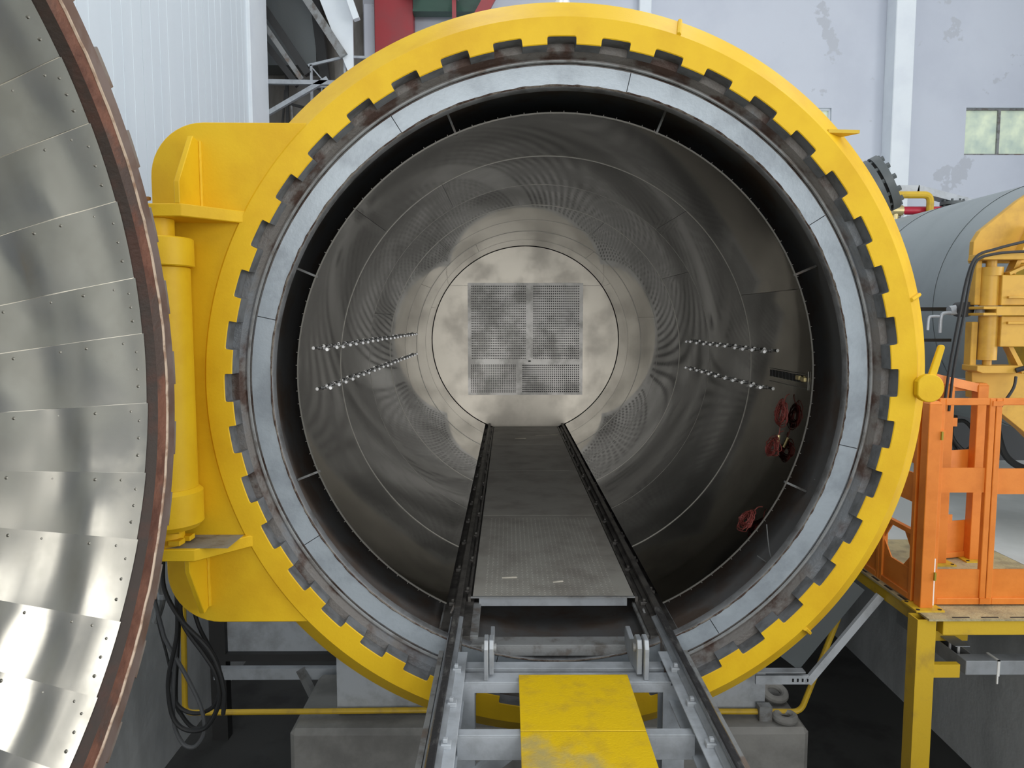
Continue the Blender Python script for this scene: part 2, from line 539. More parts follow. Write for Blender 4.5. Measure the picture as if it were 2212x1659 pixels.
# liner sheets (seven courses of three sheets)
YS = [.517, 1.62, 2.74, 3.90, 5.02, 6.15, 7.22, 8.19]
for k in range(7):
    y0, y1 = YS[k], YS[k+1]
    cuts = [-64.5, (20, 48, 30, 62, 14, 55, 35)[k], (140, 120, 165, 131, 150, 118, 160)[k], 244.5]
    for s in range(3):
        a0 = rad(cuts[s])+.0008
        a1 = rad(cuts[s+1])-.0008
        r = 1.5-.0015*(k % 2)
        m = MB().lathe([(r-.003, y0), (r-.003, y0+.005), (r, y0+.0051), (r, y0+.3), (r+.001, (y0+y1)/2), (r, y1-.002), (r+.006, y1-.002), (r+.006, y0)],
                       40, a0, a1, close=True, mis=[1, 1, 0, 0, 0, 0, 0, 1])
        m.build('liner_sheet', [LINER, LINEEDGE], ac)
m = MB()
for i in range(108):
    a = rad(-63+i*306/107)
    m.bar((1.497*cos(a), .513, 1.497*sin(a)), (1.512*cos(a), .513, 1.512*sin(a)), .004, .004, upv=(0, 1, 0))
m.build('edge_pins', LINEEDGE, ac, kind='stuff')
# end wall: four bright sheets round a square of perforated panels
EY = 8.19
RE = 1.492
def arc_pts(a0, a1, n, r=RE):
    return [(r*cos(a0+(a1-a0)*i/n), r*sin(a0+(a1-a0)*i/n)) for i in range(n+1)]
def seg_sheet(poly, dy=0.0):
    MB().prism(poly, 'y', EY-.004-dy, EY+.004).build('end_sheet', ENDM, ac, smooth=False)
q = .925
zt, zb = .918, -.884
at = math.asin(zt/RE)
ab = math.asin(-zb/RE)
zt2, zb2 = .874, -.884
at2 = math.asin(zt2/RE)
seg_sheet(arc_pts(at2, PI-at2, 40)+[(-q, zt2), (-q, zt), (q, zt), (q, zt2)], .004)
seg_sheet(arc_pts(PI+ab, 2*PI-ab, 40), .003)
seg_sheet([(q, zb2)]+arc_pts(-ab, at2-.003, 30)+[(q, zt2-.004)])
seg_sheet([(-q, zt2-.004)]+arc_pts(PI-at2+.003, PI+ab, 30)+[(-q, zb2)])
def perf_panel(x0, x1, z0, z1, nx, nz, bx=.055):
    m = MB()
    m.box(x0, x0+bx, EY-.002, EY+.004, z0, z1).box(x1-bx, x1, EY-.002, EY+.004, z0, z1)
    m.box(x0+bx, x1-bx, EY-.002, EY+.004, z0, z0+.035).box(x0+bx, x1-bx, EY-.002, EY+.004, z1-.035, z1)
    gx0, gx1, gz0, gz1 = x0+bx, x1-bx, z0+.035, z1-.035
    px, pz = (gx1-gx0)/nx, (gz1-gz0)/nz
    rr = .30*min(px, pz)*1.12
    ring8 = [(cos(PI/4*t+PI/8), sin(PI/4*t+PI/8)) for t in range(8)]
    sq = []
    for t in range(8):
        a = PI/4*t+PI/8
        c, s = cos(a), sin(a)
        mxx = max(abs(c), abs(s))
        sq.append((c/mxx, s/mxx))
    for i in range(nx):
        for j in range(nz):
            cx, cz = gx0+(i+.5)*px, gz0+(j+.5)*pz
            vs = [(cx+s[0]*px/2, EY, cz+s[1]*pz/2) for s in sq]+[(cx+s[0]*rr, EY, cz+s[1]*rr) for s in ring8]+[(cx+s[0]*rr, EY+.006, cz+s[1]*rr) for s in ring8]
            fs = [(t, (t+1) % 8, 8+(t+1) % 8, 8+t) for t in range(8)]+[(8+t, 8+(t+1) % 8, 16+(t+1) % 8, 16+t) for t in range(8)]
            m.add(vs, fs)
            # square corners
            for t, cxn, czn in ((0, 1, 1), (2, -1, 1), (4, -1, -1), (6, 1, -1)):
                m.add([vs[t], vs[(t+1) % 8], (cx+cxn*px/2, EY, cz+czn*pz/2)], [(0, 1, 2)])
    m.build('perforated_panel', PERF, ac, smooth=False, fix=False)
perf_panel(-.925, .065, -.345, .918, 31, 30)
perf_panel(.068, .925, -.345, .918, 24, 30)
perf_panel(-.925, -.105, -.884, -.352, 25, 17, .045)
perf_panel(-.102, .925, -.884, -.352, 29, 13, .05)
MB().box(.045, .088, EY-.012, EY-.003, -.345, .915).build('panel_strip', PERF, ac, smooth=False)
MB().box(-.925, .925, EY-.012, EY-.003, -.372, -.325).build('panel_strip', PERF, ac, smooth=False)
MB().box(-.125, -.082, EY-.012, EY-.003, -.88, -.372).build('panel_strip', PERF, ac, smooth=False)
MB().box(-1.0, 1.0, EY+.35, EY+.36, -.95, 1.0).build('plenum_back', BLACK, ac, smooth=False)
# hinge plate on the left
m = MB()
poly = []
R = .27
for i in range(13):
    a = PI/2+PI/2*i/12
    poly.append((-2.07+R+R*cos(a), 1.318-R+R*sin(a)))
for i in range(13):
    a = PI+PI/2*i/12
    poly.append((-2.07+R+R*cos(a), -1.257+R+R*sin(a)))
a1, a0 = math.atan2(-1.257, -1.29), math.atan2(1.318, -1.23)
a1 += 2*PI
for i in range(25):
    a = a1+(a0-a1)*i/24
    poly.append((1.80*cos(a), 1.80*sin(a)))
m.prism(poly, 'y', .015, .11)
m.build('hinge_plate', YEL, ac, bevel=.004)
def hgusset(z0, z1):
    p = [(-2.07, -.24), (-1.815, -.24), (-1.625, -.005), (-1.56, .02), (-2.07, .02)]
    MB().prism(p, 'z', z0, z1).build('gusset', YEL, ac, bevel=.004)
hgusset(.822, .882)
hgusset(-.845, -.785)
MB().box(-2.05, -1.66, -.215, .012, -.785, -.7835).build('dust_layer', GREYD, ac, smooth=False)
MB().prism([(.02, .882), (-.235, .882), (-.235, .985), (-.06, 1.235), (.02, 1.222)], 'x', -1.848, -1.822).build('gusset', YEL, ac, bevel=.003)
MB().prism([(.02, -.845), (-.205, -.845), (-.205, -.91), (-.05, -1.185), (.02, -1.17)], 'x', -1.881, -1.855).build('gusset', YEL, ac, bevel=.003)
for x, za, zb3 in ((-1.818, .885, 1.222), (-1.852, -1.165, -.85)):
    pts = [(x, .008+.004*random.random(), za+(zb3-za)*i/26) for i in range(27)]
    MB().tube(pts, .010, 6).build('weld_bead', YEL, ac)
hp = empty('hinge_pin', (-1.985, -.14, -.8))
hp.parent = ac
def hcyl(name, z0, z1, r, bev=.006, ch=None):
    return MB().lathe([(.001, z0+.8), (r-bev, z0+.8), (r, z0+.8+bev), (r, z1+.8-bev), (r-bev, z1+.8), (.001, z1+.8)], 40, ax='z').build(name, YEL, hp)
hcyl('pin', .72, .825, .085)
hcyl('collar', .592, .73, .17)
hcyl('tube', -.50, .592, .15)
MB().lathe([(.001, .30), (.15, .305), (.172, .285), (.172, .13), (.15, .105), (.001, .105)], 40, ax='z').build('collar', YEL, hp)
hcyl('pin', -.79, -.69, .078, .003)
for dz in (-.712, -.772):
    for aa in (-40, 20, 80):
        t = rad(aa-60)
        MB().box(.085*cos(t)-.03, .085*cos(t)+.03, .085*sin(t)-.03, .085*sin(t)+.03, dz+.8, dz+.825).build('pin_clip', YEL, hp, smooth=False, bevel=.003)
bm_ = MB().cyl((-2.035, -.12, .882), (-2.035, -.12, .915), .008, 8).cyl((-2.035, -.12, .915), (-2.035, -.12, .93), .022, 6)
bm_.build('bolt', mat('rusty_bolt', rgb(150, 110, 60), .7), ac)
# lever with round boss on the right side of the ring
lv = empty('lock_lever', (1.868, -.03, -.011))
lv.parent = ac
p = []
for i in range(28):
    a = rad(-152+304*i/27)
    p.append((.072*cos(a), .072*sin(a)))
MB().prism(p, 'y', -.02, .02).build('boss', YEL, lv, bevel=.004)
d = Vector((.056, 0, .205)).normalized()
s = Vector((d.z, 0, -d.x))
q0, e1 = Vector((.010, 0, .04)), Vector((.056, 0, .205))
poly = [q0-s*.019, q0+s*.019]+[e1+s*(.016*cos(t))+d*(.016*sin(t)) for t in [PI*i/8 for i in range(9)]]
poly = [(v.x, v.z) for v in poly]
MB().prism([(a, c) for a, c in poly], 'y', -.008, .012).build('handle', YEL, lv, bevel=.003)
# small bracket on the upper right of the ring
MB().prism([(1.335, .03), (1.50, .045), (1.46, .10), (1.345, .26), (1.335, .26)], 'z', 1.275, 1.292).build('stop_bracket', YEL2, ac, smooth=False)
# bolted nozzle cover behind the ring
nz = empty('nozzle', (2.33, 1.5, 1.275))
nz.parent = ac
nd = Vector((cos(rad(27)), -.28, sin(rad(27)))).normalized()
m = MB()
m.cyl(-nd*.55, -nd*.06, .15, 24)
m.build('neck', DARKG, nz)
MB().cyl(-nd*.075, -nd*.02, .20, 36).build('flange', DARKG, nz)
MB().cyl(-nd*.019, -nd*.0, .185, 36).build('gasket', BLACK, nz)
MB().cyl(nd*.0, nd*.05, .20, 36).build('cover', DARKG, nz)
s1 = nd.cross(Vector((0, 0, 1))).normalized()
s2 = s1.cross(nd)
bm0 = None
for i in range(12):
    a = 2*PI*i/12
    c = s1*(.172*cos(a))+s2*(.172*sin(a))
    MB().cyl(c-nd*.09, c+nd*.075, .02, 6).build('bolt', DARKG, nz)
# cap on top
MB().lathe([(.03, 1.7), (.03, 2.42), (.06, 2.45), (.07, 2.50), (.05, 2.55), (.001, 2.57)], 20, ax='z').build('vent_cap', CHROME, ac).location = (.10, 1.6, 0)
# saddle
m = MB()
sp = [(-1.5, -2.50), (1.56, -2.50), (1.56, -1.2)]
for i in range(25):
    a = rad(-25-130*i/24)
    sp.append((1.752*cos(a), 1.752*sin(a)))
sp.append((-1.5, -1.2))
m.prism([(-1.5, -2.47), (1.56, -2.47), (1.56, -1.0)]+[(1.745*cos(rad(-35-110*i/24)), 1.745*sin(rad(-35-110*i/24))) for i in range(25)]+[(-1.5, -1.0)], 'y', 1.30, 1.36)
m.build('saddle', GREY, ac, smooth=False)
m = MB()
for x in (-1.0, -.35, .35, 1.0):
    m.box(x-.015, x+.015, 1.36, 1.85, -2.47, -math.sqrt(1.752**2-x*x)+.02)
m.build('saddle_rib', GREY, ac, smooth=False)
# chrome hose couplings: two rows on each side of the liner
def fitting_mesh():
    m = MB()
    m.cyl((0, 0, 0), (-.03, 0, 0), .014, 8)
    m.cyl((-.03, 0, 0), (-.045, 0, 0), .022, 8)
    m.tube([(-.045, 0, 0), (-.062, -.01, 0), (-.068, -.05, 0)], .013, 7)
    m.cyl((-.068, -.05, 0), (-.068, -.085, 0), .018, 8)
    m.tube([(-.03, .02, -.018), (-.03, .10, -.022)], .005, 5)
    return m
f0 = None
for ang, y0, y1, n in ((174.2, 1.10, 5.85, 21), (-175.6, 1.17, 5.85, 21), (4.8, 1.30, 3.52, 11), (-5.2, 1.32, 3.52, 11)):
    for i in range(n):
        y = y0+(y1-y0)*i/(n-1)+random.uniform(-.03, .03)
        a = rad(ang+random.uniform(-.15, .15))
        rot = (0, -a, 0)
        loc = (1.497*cos(a), y, 1.497*sin(a))
        if f0 is None:
            f0 = fitting_mesh().build('hose_coupling', CHROME, ac)
            f0.location = loc
            f0.rotation_euler = rot
            f0.scale = (.6, .85, .6)
        else:
            copy_of(f0, ac, loc, rot).scale = (.6, .85, .6)
# socket panel on the right of the liner
cp = empty('socket_panel', (1.497, .9, -.02))
cp.parent = ac
m = MB()
for z, w in ((.03, 1), (-.055, 1)):
    m.box(-.004, 0, -.33, .32, z-.0015, z+.0015)
m.box(-.005, 0, -.334, -.328, -.06, .05)
m.build('frame', LINEEDGE, cp, smooth=False)
for i in range(9):
    MB().box(-.006, 0, -.22+i*.06, -.178+i*.06, -.022, .02).build('socket', DSTEEL, cp, smooth=False)
for y, z in ((-.28, .0), (-.20, .004)):
    MB().box(-.018, 0, y-.03, y+.03, z-.014, z+.014).build('plug', BRASS, cp, smooth=False, bevel=.004)

# ---------------------------------------------------------------- foundations and track
tag(MB().prism([(-1.79, 1.1), (1.81, 1.1), (1.81, 1.95), (-1.79, 1.95)], 'z', PZ, -2.485).build('foundation_pier', PIERM, bevel=.035, smooth=False),
    'wide grey concrete block in the pit under the front of the autoclave', 'pier')

RX0, RX1, RZ = -.578, .600, -1.345
def rail_profile(m, x, y0, y1):
    pr = [(-.036, -.07), (.036, -.07), (.036, -.058), (.008, -.05), (.008, -.028), (.019, -.02), (.019, -.004), (.013, 0), (-.013, 0), (-.019, -.004), (-.019, -.02), (-.008, -.028), (-.008, -.05), (-.036, -.058)]
    m.prism([(x+a, RZ+c) for a, c in pr], 'y', y0, y1)
    return m
clip_me = None
def clip_at(parent, x, y, side, matl):
    m = MB()
    m.box(x+side*.022, x+side*.065, y-.02, y+.02, RZ-.072, RZ-.050)
    m.box(x+side*.03, x+side*.05, y-.011, y+.011, RZ-.05, RZ-.032)
    m.build('rail_clip', matl, parent, smooth=False, bevel=.003)

# rails inside the vessel
tr = thing('vessel_track', 'dark pair of rails on brackets running down inside the autoclave to its end wall', 'track', (0, .2, -1.5))
tr.location = (0, 0, 0)
for x, sg in ((RX0, 1), (RX1, -1)):
    r = rail_profile(MB(), x, .44, 8.17).build('rail', RAILIN, tr)
    MB().box(x-.085, x+.085, .20, 8.15, RZ-.105, RZ-.072).build('bed_plate', RAILIN, tr, smooth=False)
    MB().box(x-.05, x+.05, .30, 8.1, RZ-.16 if abs(x) > .59 else RZ-.16, RZ-.105).build('bed_rib', RAILIN, tr, smooth=False)
    for i in range(12):
        for sd in (1, -1):
            clip_at(r, x, .75+i*.62+.1*sd, sd, RAILIN)
# wider bracket plates at the mouth
for x, sg in ((RX0, 1), (RX1, -1)):
    MB().box(x-.10, x+.13*1.0 if sg > 0 else x+.10, .24, .74, RZ-.112, RZ-.088).build('bracket_plate', GREYD, tr, smooth=False, bevel=.003)
    MB().box(x+sg*.02-.035, x+sg*.02+.035, .28, .42, RZ-.26, RZ-.112).build('bracket_foot', GREYD, tr, smooth=False)

# chequer plate floor between the rails
vf = thing('vessel_walkway', 'grey chequer plate floor between the rails inside the autoclave', 'walkway', (0, 0, 0))
PXA, PXB, PPZ = -.50, .51, -1.39
def chequer(y0, y1, detail_to):
    m = MB().box(PXA, PXB, y0, y1, PPZ-.008, PPZ)
    p = m.build('floor_plate', FPL, vf, smooth=False)
    if detail_to > y0:
        t = MB()
        st = .034
        ny = int((min(detail_to, y1)-y0-.06)/st)
        nx = int((PXB-PXA-.14)/st)
        for i in range(nx):
            for j in range(ny):
                cx, cy = PXA+.08+i*st, y0+.04+j*st
                a = PI/4 if (i+j) % 2 else -PI/4
                c, s = cos(a), sin(a)
                L, Wd = .0125, .0035
                vs = [(cx+c*L, cy+s*L, PPZ), (cx-s*Wd, cy+c*Wd, PPZ), (cx-c*L, cy-s*L, PPZ), (cx+s*Wd, cy-c*Wd, PPZ), (cx, cy, PPZ+.002)]
                t.add(vs, [(0, 1, 4), (1, 2, 4), (2, 3, 4), (3, 0, 4)])
        t.build('tread_pattern', FPL, p, smooth=False, kind='stuff', fix=False)
for k, (a, c) in enumerate(((.715, 2.65), (2.656, 4.59), (4.596, 6.4), (6.406, 8.1))):
    chequer(a, c, 2.64)
MB().box(PXA-.012, PXB+.005, .700, .715, PPZ-.004, PPZ+.004).build('front_edge', GREYD, vf, smooth=False)
MB().box(PXA+.04, PXB-.045, .712, .722, PPZ-.058, PPZ-.006).build('front_lip', BARE, vf, smooth=False)
for x in (PXA-.02, PXB+.012):
    MB().box(x-.008, x+.008, .70, 8.1, PPZ-.03, PPZ+.006).build('edge_angle', RAILIN, vf, smooth=False)
MB().box(PXA, PXB, 2.6, 8.1, PPZ-.12, PPZ-.05).build('support_frame', RAILIN, vf, smooth=False)

# loading bridge outside
br = thing('loading_bridge', 'grey steel loading bridge with two worn rails and yellow walkway plates before the mouth', 'bridge', (0, 0, 0))
BF = -6.58
for x, sg in ((RX0, 1), (RX1, -1)):
    rm_ = rail_profile(MB(), x, BF, .435)
    rm_.m = [0 if (len(f) > 4 or sum(rm_.v[i][2] for i in f)/len(f) > RZ-.024) else 1 for f in rm_.f]
    r = rm_.build('rail', [RAILM, BARE], br)
    sb = MB()
    sb.box(x-.055, x+.085, BF, .0, RZ-.078, RZ-.070) if sg > 0 else sb.box(x-.085, x+.055, BF, .0, RZ-.078, RZ-.070)
    ex = x+sg*.02
    sb.box(ex-.005, ex+.005, BF, .0, RZ-.20, RZ-.078)
    sb.box(ex-.06, ex+.06, BF, .0, RZ-.21, RZ-.20)
    sb.build('side_beam', GREY, br, smooth=False, bevel=.002)
    MB().box(x-.04, x+.045, .0, .30, RZ-.15, RZ-.0705).build('bridge_nose', GREYD, br, smooth=False, bevel=.003)
    MB().box(x-sg*.052-.012, x-sg*.052+.012, BF, -.02, RZ-.09, RZ-.055).build('edge_strip', GREYD, br, smooth=False)
    for i in range(6):
        clip_at(r, x, -.22-i*.33, sg, GREY)
def xbeam(y0, y1, ztop, h, name='cross_beam', x0=-.50, x1=.53, matl=GREY):
    m = MB().box(x0, x1, y0, y1, ztop-.01, ztop).box(x0, x1, y0, y0+.008, ztop-h, ztop-.01)
    m.build(name, matl, br, smooth=False, bevel=.0015)
xbeam(.155, .265, -1.45, .062, matl=GREYD)
xbeam(-.095, -.02, -1.462, .052)
xbeam(-.265, -.165, -1.45, .056)
xbeam(-.735, -.685, -1.45, .115)
xbeam(-1.36, -1.31, -1.45, .115)
for yb_ in (-1.95, -2.6, -3.25, -3.9, -4.6):
    xbeam(yb_, yb_+.05, -1.45, .115)
# support legs and brace
for y, x in ((-.20, -.50), (-.20, .545), (-1.33, -.50), (-1.33, .545)):
    m = MB().box(x-.005, x+.005, y-.06, y+.06, PZ, -1.47).box(x-.055, x+.055, y-.066, y-.058, PZ, -1.47).box(x-.055, x+.055, y+.058, y+.066, PZ, -1.47)
    m.build('leg', GREY, br, smooth=False)
MB().bar((-.47, -.28, -1.95), (.10, -.28, -1.50), .06, .07).build('brace', GREY, br, smooth=False)
MB().bar((-.50, -.72, -2.0), (.55, -.72, -2.0), .06, .09).build('lower_beam', GREY, br, smooth=False)
# pivot brackets: a long arm from the nose beside a lug on the third beam
def pivot(xa, xl, xp):
    e = empty('pivot_bracket', (0, 0, 0))
    e.parent = br
    arm = [(-.22, -1.435), (-.225, -1.30), (-.205, -1.262), (-.135, -1.262), (-.105, -1.30), (.02, -1.355), (.165, -1.345), (.18, -1.37), (.18, -1.452), (.0, -1.475), (-.12, -1.445), (-.16, -1.442)]
    MB().prism(arm, 'x', xa[0], xa[1]).build('arm_plate', BARE, e, smooth=False, bevel=.003)
    lug = [(-.255, -1.449), (-.255, -1.29), (-.235, -1.25), (-.16, -1.25), (-.14, -1.29), (-.14, -1.449)]
    MB().prism(lug, 'x', xl[0], xl[1]).build('lug_plate', BARE, e, smooth=False, bevel=.003)
    MB().cyl((xp[0], -.17, -1.315), (xp[1], -.17, -1.315), .022, 14).build('pin', GREYD, e)
pivot((-.374, -.352), (-.399, -.378), (-.412, -.338))
pivot((.366, .392), (.397, .42), (.352, .432))
# yellow walkway plates
for y0, y1 in ((-.735, -.225), (-1.245, -.741), (-1.76, -1.251), (-2.27, -1.766), (-2.78, -2.276), (-3.29, -2.786), (-3.8, -3.296), (-4.31, -3.806), (-4.82, -4.316)):
    MB().box(-.226, .318, y0, y1, -1.437, -1.431).build('walkway_plate', YPLATE, br, smooth=False, bevel=.002)

# scraps of tape on the floor inside
for i, (x, y, L, a) in enumerate(((.05, .98, .07, .2), (.30, 7.2, .35, .25), (-.10, 6.9, .16, 0), (-.27, 1.06, .10, 0.05))):
    c, s = cos(a), sin(a)
    w = .008
    m = MB()
    m.add([(x-c*L/2+s*w, y-s*L/2-c*w, PPZ+.004), (x+c*L/2+s*w, y+s*L/2-c*w, PPZ+.006), (x+c*L/2-s*w, y+s*L/2+c*w, PPZ+.008), (x-c*L/2-s*w, y-s*L/2+c*w, PPZ+.004),
           (x-c*L/2+s*w, y-s*L/2-c*w, PPZ+.0005), (x+c*L/2+s*w, y+s*L/2-c*w, PPZ+.0005), (x+c*L/2-s*w, y+s*L/2+c*w, PPZ+.0005), (x-c*L/2-s*w, y-s*L/2+c*w, PPZ+.0005)],
          [(0, 1, 2, 3), (4, 7, 6, 5), (0, 4, 5, 1), (1, 5, 6, 2), (2, 6, 7, 3), (3, 7, 4, 0)])
    tag(m.build('tape_scrap', SCRAP, smooth=False), ('short pale tape scrap near the front of the chequer floor', 'longest pale scrap lying at the far end by the right rail', 'small pale scrap at the far end in the middle of the floor', 'thin pale scrap at the front left of the chequer floor')[i], 'scrap', 'scraps on the vessel floor')

# red-brown wire coils hanging on the right of the liner
def coil(ang, y, w, h, label, seed, tail):
    rnd = random.Random(seed)
    a = rad(ang)
    e = thing('wire_coil', label, 'wire coil', (1.48*cos(a), y, 1.48*sin(a)), 0, 'wire coils on the liner wall')
    e.rotation_euler = (0, -a, 0)
    m = MB()
    for k in range(16):
        ph = rnd.uniform(0, 6.28)
        ww, hh = w*rnd.uniform(.45, 1), h*rnd.uniform(.55, 1)
        cy, cz = rnd.uniform(-.015, .015), rnd.uniform(-.02, .02)
        pts = []
        for i in range(25):
            t = 2*PI*i/24
            pts.append((-.012-.02*rnd.random()*.5-.006*(k % 4), cy+ww*cos(t+ph)*(1-.35*sin(t+ph)), cz+hh*sin(t+ph)))
        m.tube(pts, .0028, 4)
    m.build('windings', COILM, e)
    MB().tube([(-.02, 0, h*.8), (-.008, .02, h+.03), (.0, -.01, h+.05)], .003, 5, sm=4).build('lead', COILM, e)
    if tail:
        MB().cyl((-.015, -.01, -h-.06), (-.015, -.012, -h-.125), .010, 8).build('ferrule', BRASS, e)
        MB().tube([(-.015, 0, -h*.5), (-.015, -.01, -h-.06)], .003, 5).build('lead', COILM, e)
coil(-9.8, .82, .085, .078, 'uppermost wire coil on the right liner wall, brass ferrule hanging below', 1, True)
coil(-18.2, .80, .10, .062, 'round wire coil in the middle of three on the right liner wall', 2, False)
coil(-36.6, .61, .095, .066, 'lowest wire coil, tucked against the lower right rim of the liner', 3, False)
# loose thin wires in the gap outside the liner, right side
for pts, lab in (([(1.52, .5, -.60), (1.60, .42, -.62), (1.585, .40, -.68), (1.49, .52, -.72)], 'thin pale wire looping in the gap beside the lower right liner edge'),
                 ([(1.25, .5, -.87), (1.24, .4, -1.02), (1.28, .38, -1.10), (1.20, .5, -1.06)], 'thin pale wire hanging below the lowest coil outside the liner edge')):
    tag(MB().tube(pts, .003, 5, sm=6).build('loose_wire', HOSEG), lab, 'wire')

# ================================================================== DOOR
dA = rad(-4.5)
door = thing('autoclave_door', 'swung-open round autoclave door lined with riveted steel petals', 'door', (-1.716, -2.617, .10), dA)
MB().lathe([(1.652, 0), (1.722, -.002), (1.735, -.012), (1.735, -.13), (1.60, -.20)], 200, ax='x').build('rim_outer', DOUT, door)
MB().lathe([(1.602, -.002), (1.648, 0.004), (1.655, -.004)], 200, ax='x').build('rim_face', DRUST, door)
m = MB()
n = 220
for i in range(n):
    a = 2*PI*i/n
    for r, h in ((1.602, -.002), (1.592+.003*random.random(), -.022), (1.578, -.05)):
        m.v.append((h, r*cos(a), r*sin(a)))
for i in range(n):
    j = (i+1) % n
    for q in range(2):
        m.f.append((i*3+q, j*3+q, j*3+q+1, i*3+q+1))
        m.m.append(0)
m.build('rim_bevel', DDARK, door)
pts = []
for i in range(241):
    a = 2*PI*i/240
    rr = 1.652+random.uniform(-.0015, .0015)
    pts.append((.006+random.uniform(-.001, .001), rr*cos(a), rr*sin(a)))
MB().tube(pts, .0055, 6).build('seal_cord', SEALW, door)
t0 = None
hwt = rad(2.1)
tp = MB()
vs = []
for a in [-hwt, -hwt/2, 0, hwt/2, hwt]:
    for r, h in ((1.73, -.03), (1.784, -.03), (1.788, -.034), (1.788, -.09), (1.73, -.09)):
        vs.append((h, r*cos(a), r*sin(a)))
fs = []
for i in range(4):
    for q in range(5):
        w = (q+1) % 5
        fs.append((i*5+q, (i+1)*5+q, (i+1)*5+w, i*5+w))
fs += [(0, 1, 2, 3, 4), (24, 23, 22, 21, 20)]
tp.add(vs, fs)
for k in range(40):
    ang = rad(9*k+1.5)
    if t0 is None:
        t0 = tp.build('tooth', mat('door_tooth_grey', rgb(140, 130, 122), .6, .15, rgb(120, 96, 82), 4, .45, .65), door)
        t0.rotation_euler = (ang, 0, 0)
    else:
        copy_of(t0, door, (0, 0, 0), (ang, 0, 0))
RD, DD = 1.576, .38
def dish(rho):
    return -.036-DD*(1-(rho/RD)**2)
m = MB().lathe([(1.60, -.20)]+[(1.60*cos(t), -.20-.42*sin(t)) for t in [PI/2*i/14 for i in range(15)]], 120, ax='x')
m.build('head', DOUT, door)
angs = [41.3, 33.7, 24.1, 14.2, 6.8, -2.6, -12.0, -20.8, -31.2, -40.2, -48.6]
step = (360-(41.3+48.6))/28
seq = list(reversed(angs))
k = seq[-1]+step
while k < 360-48.6-1:
    seq.append(k)
    k += step
seq.append(360+seq[0])
rv = MB().lathe([(.001, .005), (.004, .004), (.006, .0015), (.0065, 0)], 8, ax='z')
for i in range(len(seq)-1):
    a0, a1 = rad(seq[i]), rad(seq[i+1])
    m = MB()
    nr, na = 40, 9
    rnd = random.Random(i*7+1)
    ph1, ph2 = .55*i+rnd.uniform(-.5, .5), 1.1*i+rnd.uniform(-1, 1)
    for ir in range(nr+1):
        rho = .16+(RD+.004-.16)*math.sin(PI/2*ir/nr)
        for ia in range(na+1):
            u = ia/na
            a = a0+(a1-a0)*u
            wv = (.0042*math.sin(rho*19+ph1+.55*u)+.0014*math.sin(rho*37+ph2+1.1*u)+.0003*math.sin(rho*71+2*ph2))*(.6+.4*math.sin(PI*u))*min(1.0, (RD-rho)*5)
            lift = .005*u+.001
            m.v.append((dish(rho)+wv+lift, rho*cos(a), rho*sin(a)))
    for ir in range(nr):
        for ia in range(na):
            p = ir*(na+1)+ia
            m.f.append((p, p+1, p+na+2, p+na+1))
            m.m.append(0)
    # turned edge along the seam
    bb = len(m.v)
    for ir in range(nr+1):
        q = m.v[ir*(na+1)+na]
        m.v.append((q[0]-.0055, q[1], q[2]))
    for ir in range(nr):
        m.f.append((ir*(na+1)+na, bb+ir, bb+ir+1, (ir+1)*(na+1)+na))
        m.m.append(0)
    pe = m.build('lining_petal', DOORS, door, fix=False)
    if -60 < seq[i] < 60:
        rm = MB()
        def rivet(rho, a):
            h = dish(rho)+.006
            nn = Vector((1, 0, 0))
            P = Vector((h, rho*cos(a), rho*sin(a)))
            slope = 2*DD*rho/RD**2
            nn = Vector((1, -slope*cos(a), -slope*sin(a))).normalized()
            rm.cyl(P-nn*.004, P+nn*.003, .0065, 8, r1=.003)
        for rho in (.80, .98, 1.14, 1.28, 1.40, 1.50):
            rivet(rho+rnd.uniform(-.02, .02), a1-.018)
        for u in (.25, .5, .75):
            rivet(1.548, a0+(a1-a0)*u)
        rm.build('rivets', mat('rivet_steel', rgb(140, 138, 130), .35, .7), pe, kind='stuff')

# ================================================================== PIT EQUIPMENT
def pipe(pts, r, label, matl, name='pipe', rr=.07, cat='pipe'):
    P = [Vector(p) for p in pts]
    out = [P[0]]
    for i in range(1, len(P)-1):
        a = (P[i-1]-P[i]).normalized()
        c = (P[i+1]-P[i]).normalized()
        s0, s1_ = P[i]+a*rr, P[i]+c*rr
        for t in range(7):
            u = t/6
            out.append(s0*(1-u)**2+P[i]*2*u*(1-u)+s1_*u*u)
    out.append(P[-1])
    return tag(MB().tube(out, r, 10).build(name, matl), label, cat)
pp = thing('water_pipe', 'long thin yellow pipe crossing the pit in front of the concrete block', 'pipe', (0, 1.02, -2.45))
pp.location = (0, 0, 0)
def pipe_part(pts, r, parent, matl, name, rr=.06):
    P = [Vector(p) for p in pts]
    out = [P[0]]
    for i in range(1, len(P)-1):
        a = (P[i-1]-P[i]).normalized()
        c = (P[i+1]-P[i]).normalized()
        s0, s1_ = P[i]+a*rr, P[i]+c*rr
        for t in range(7):
            u = t/6
            out.append(s0*(1-u)**2+P[i]*2*u*(1-u)+s1_*u*u)
    out.append(P[-1])
    return MB().tube(out, r, 10).build(name, matl, parent)
pipe_part([(-2.545, 1.25, -1.55), (-2.565, 1.25, -2.435), (-.845, 1.25, -2.42), (1.80, 1.25, -2.44), (2.13, 1.25, -1.50)], .02, pp, YEL2, 'run')
MB().box(1.49, 1.58, 1.20, 1.27, -2.484, -2.38).build('clip', GREYD, pp, smooth=False)
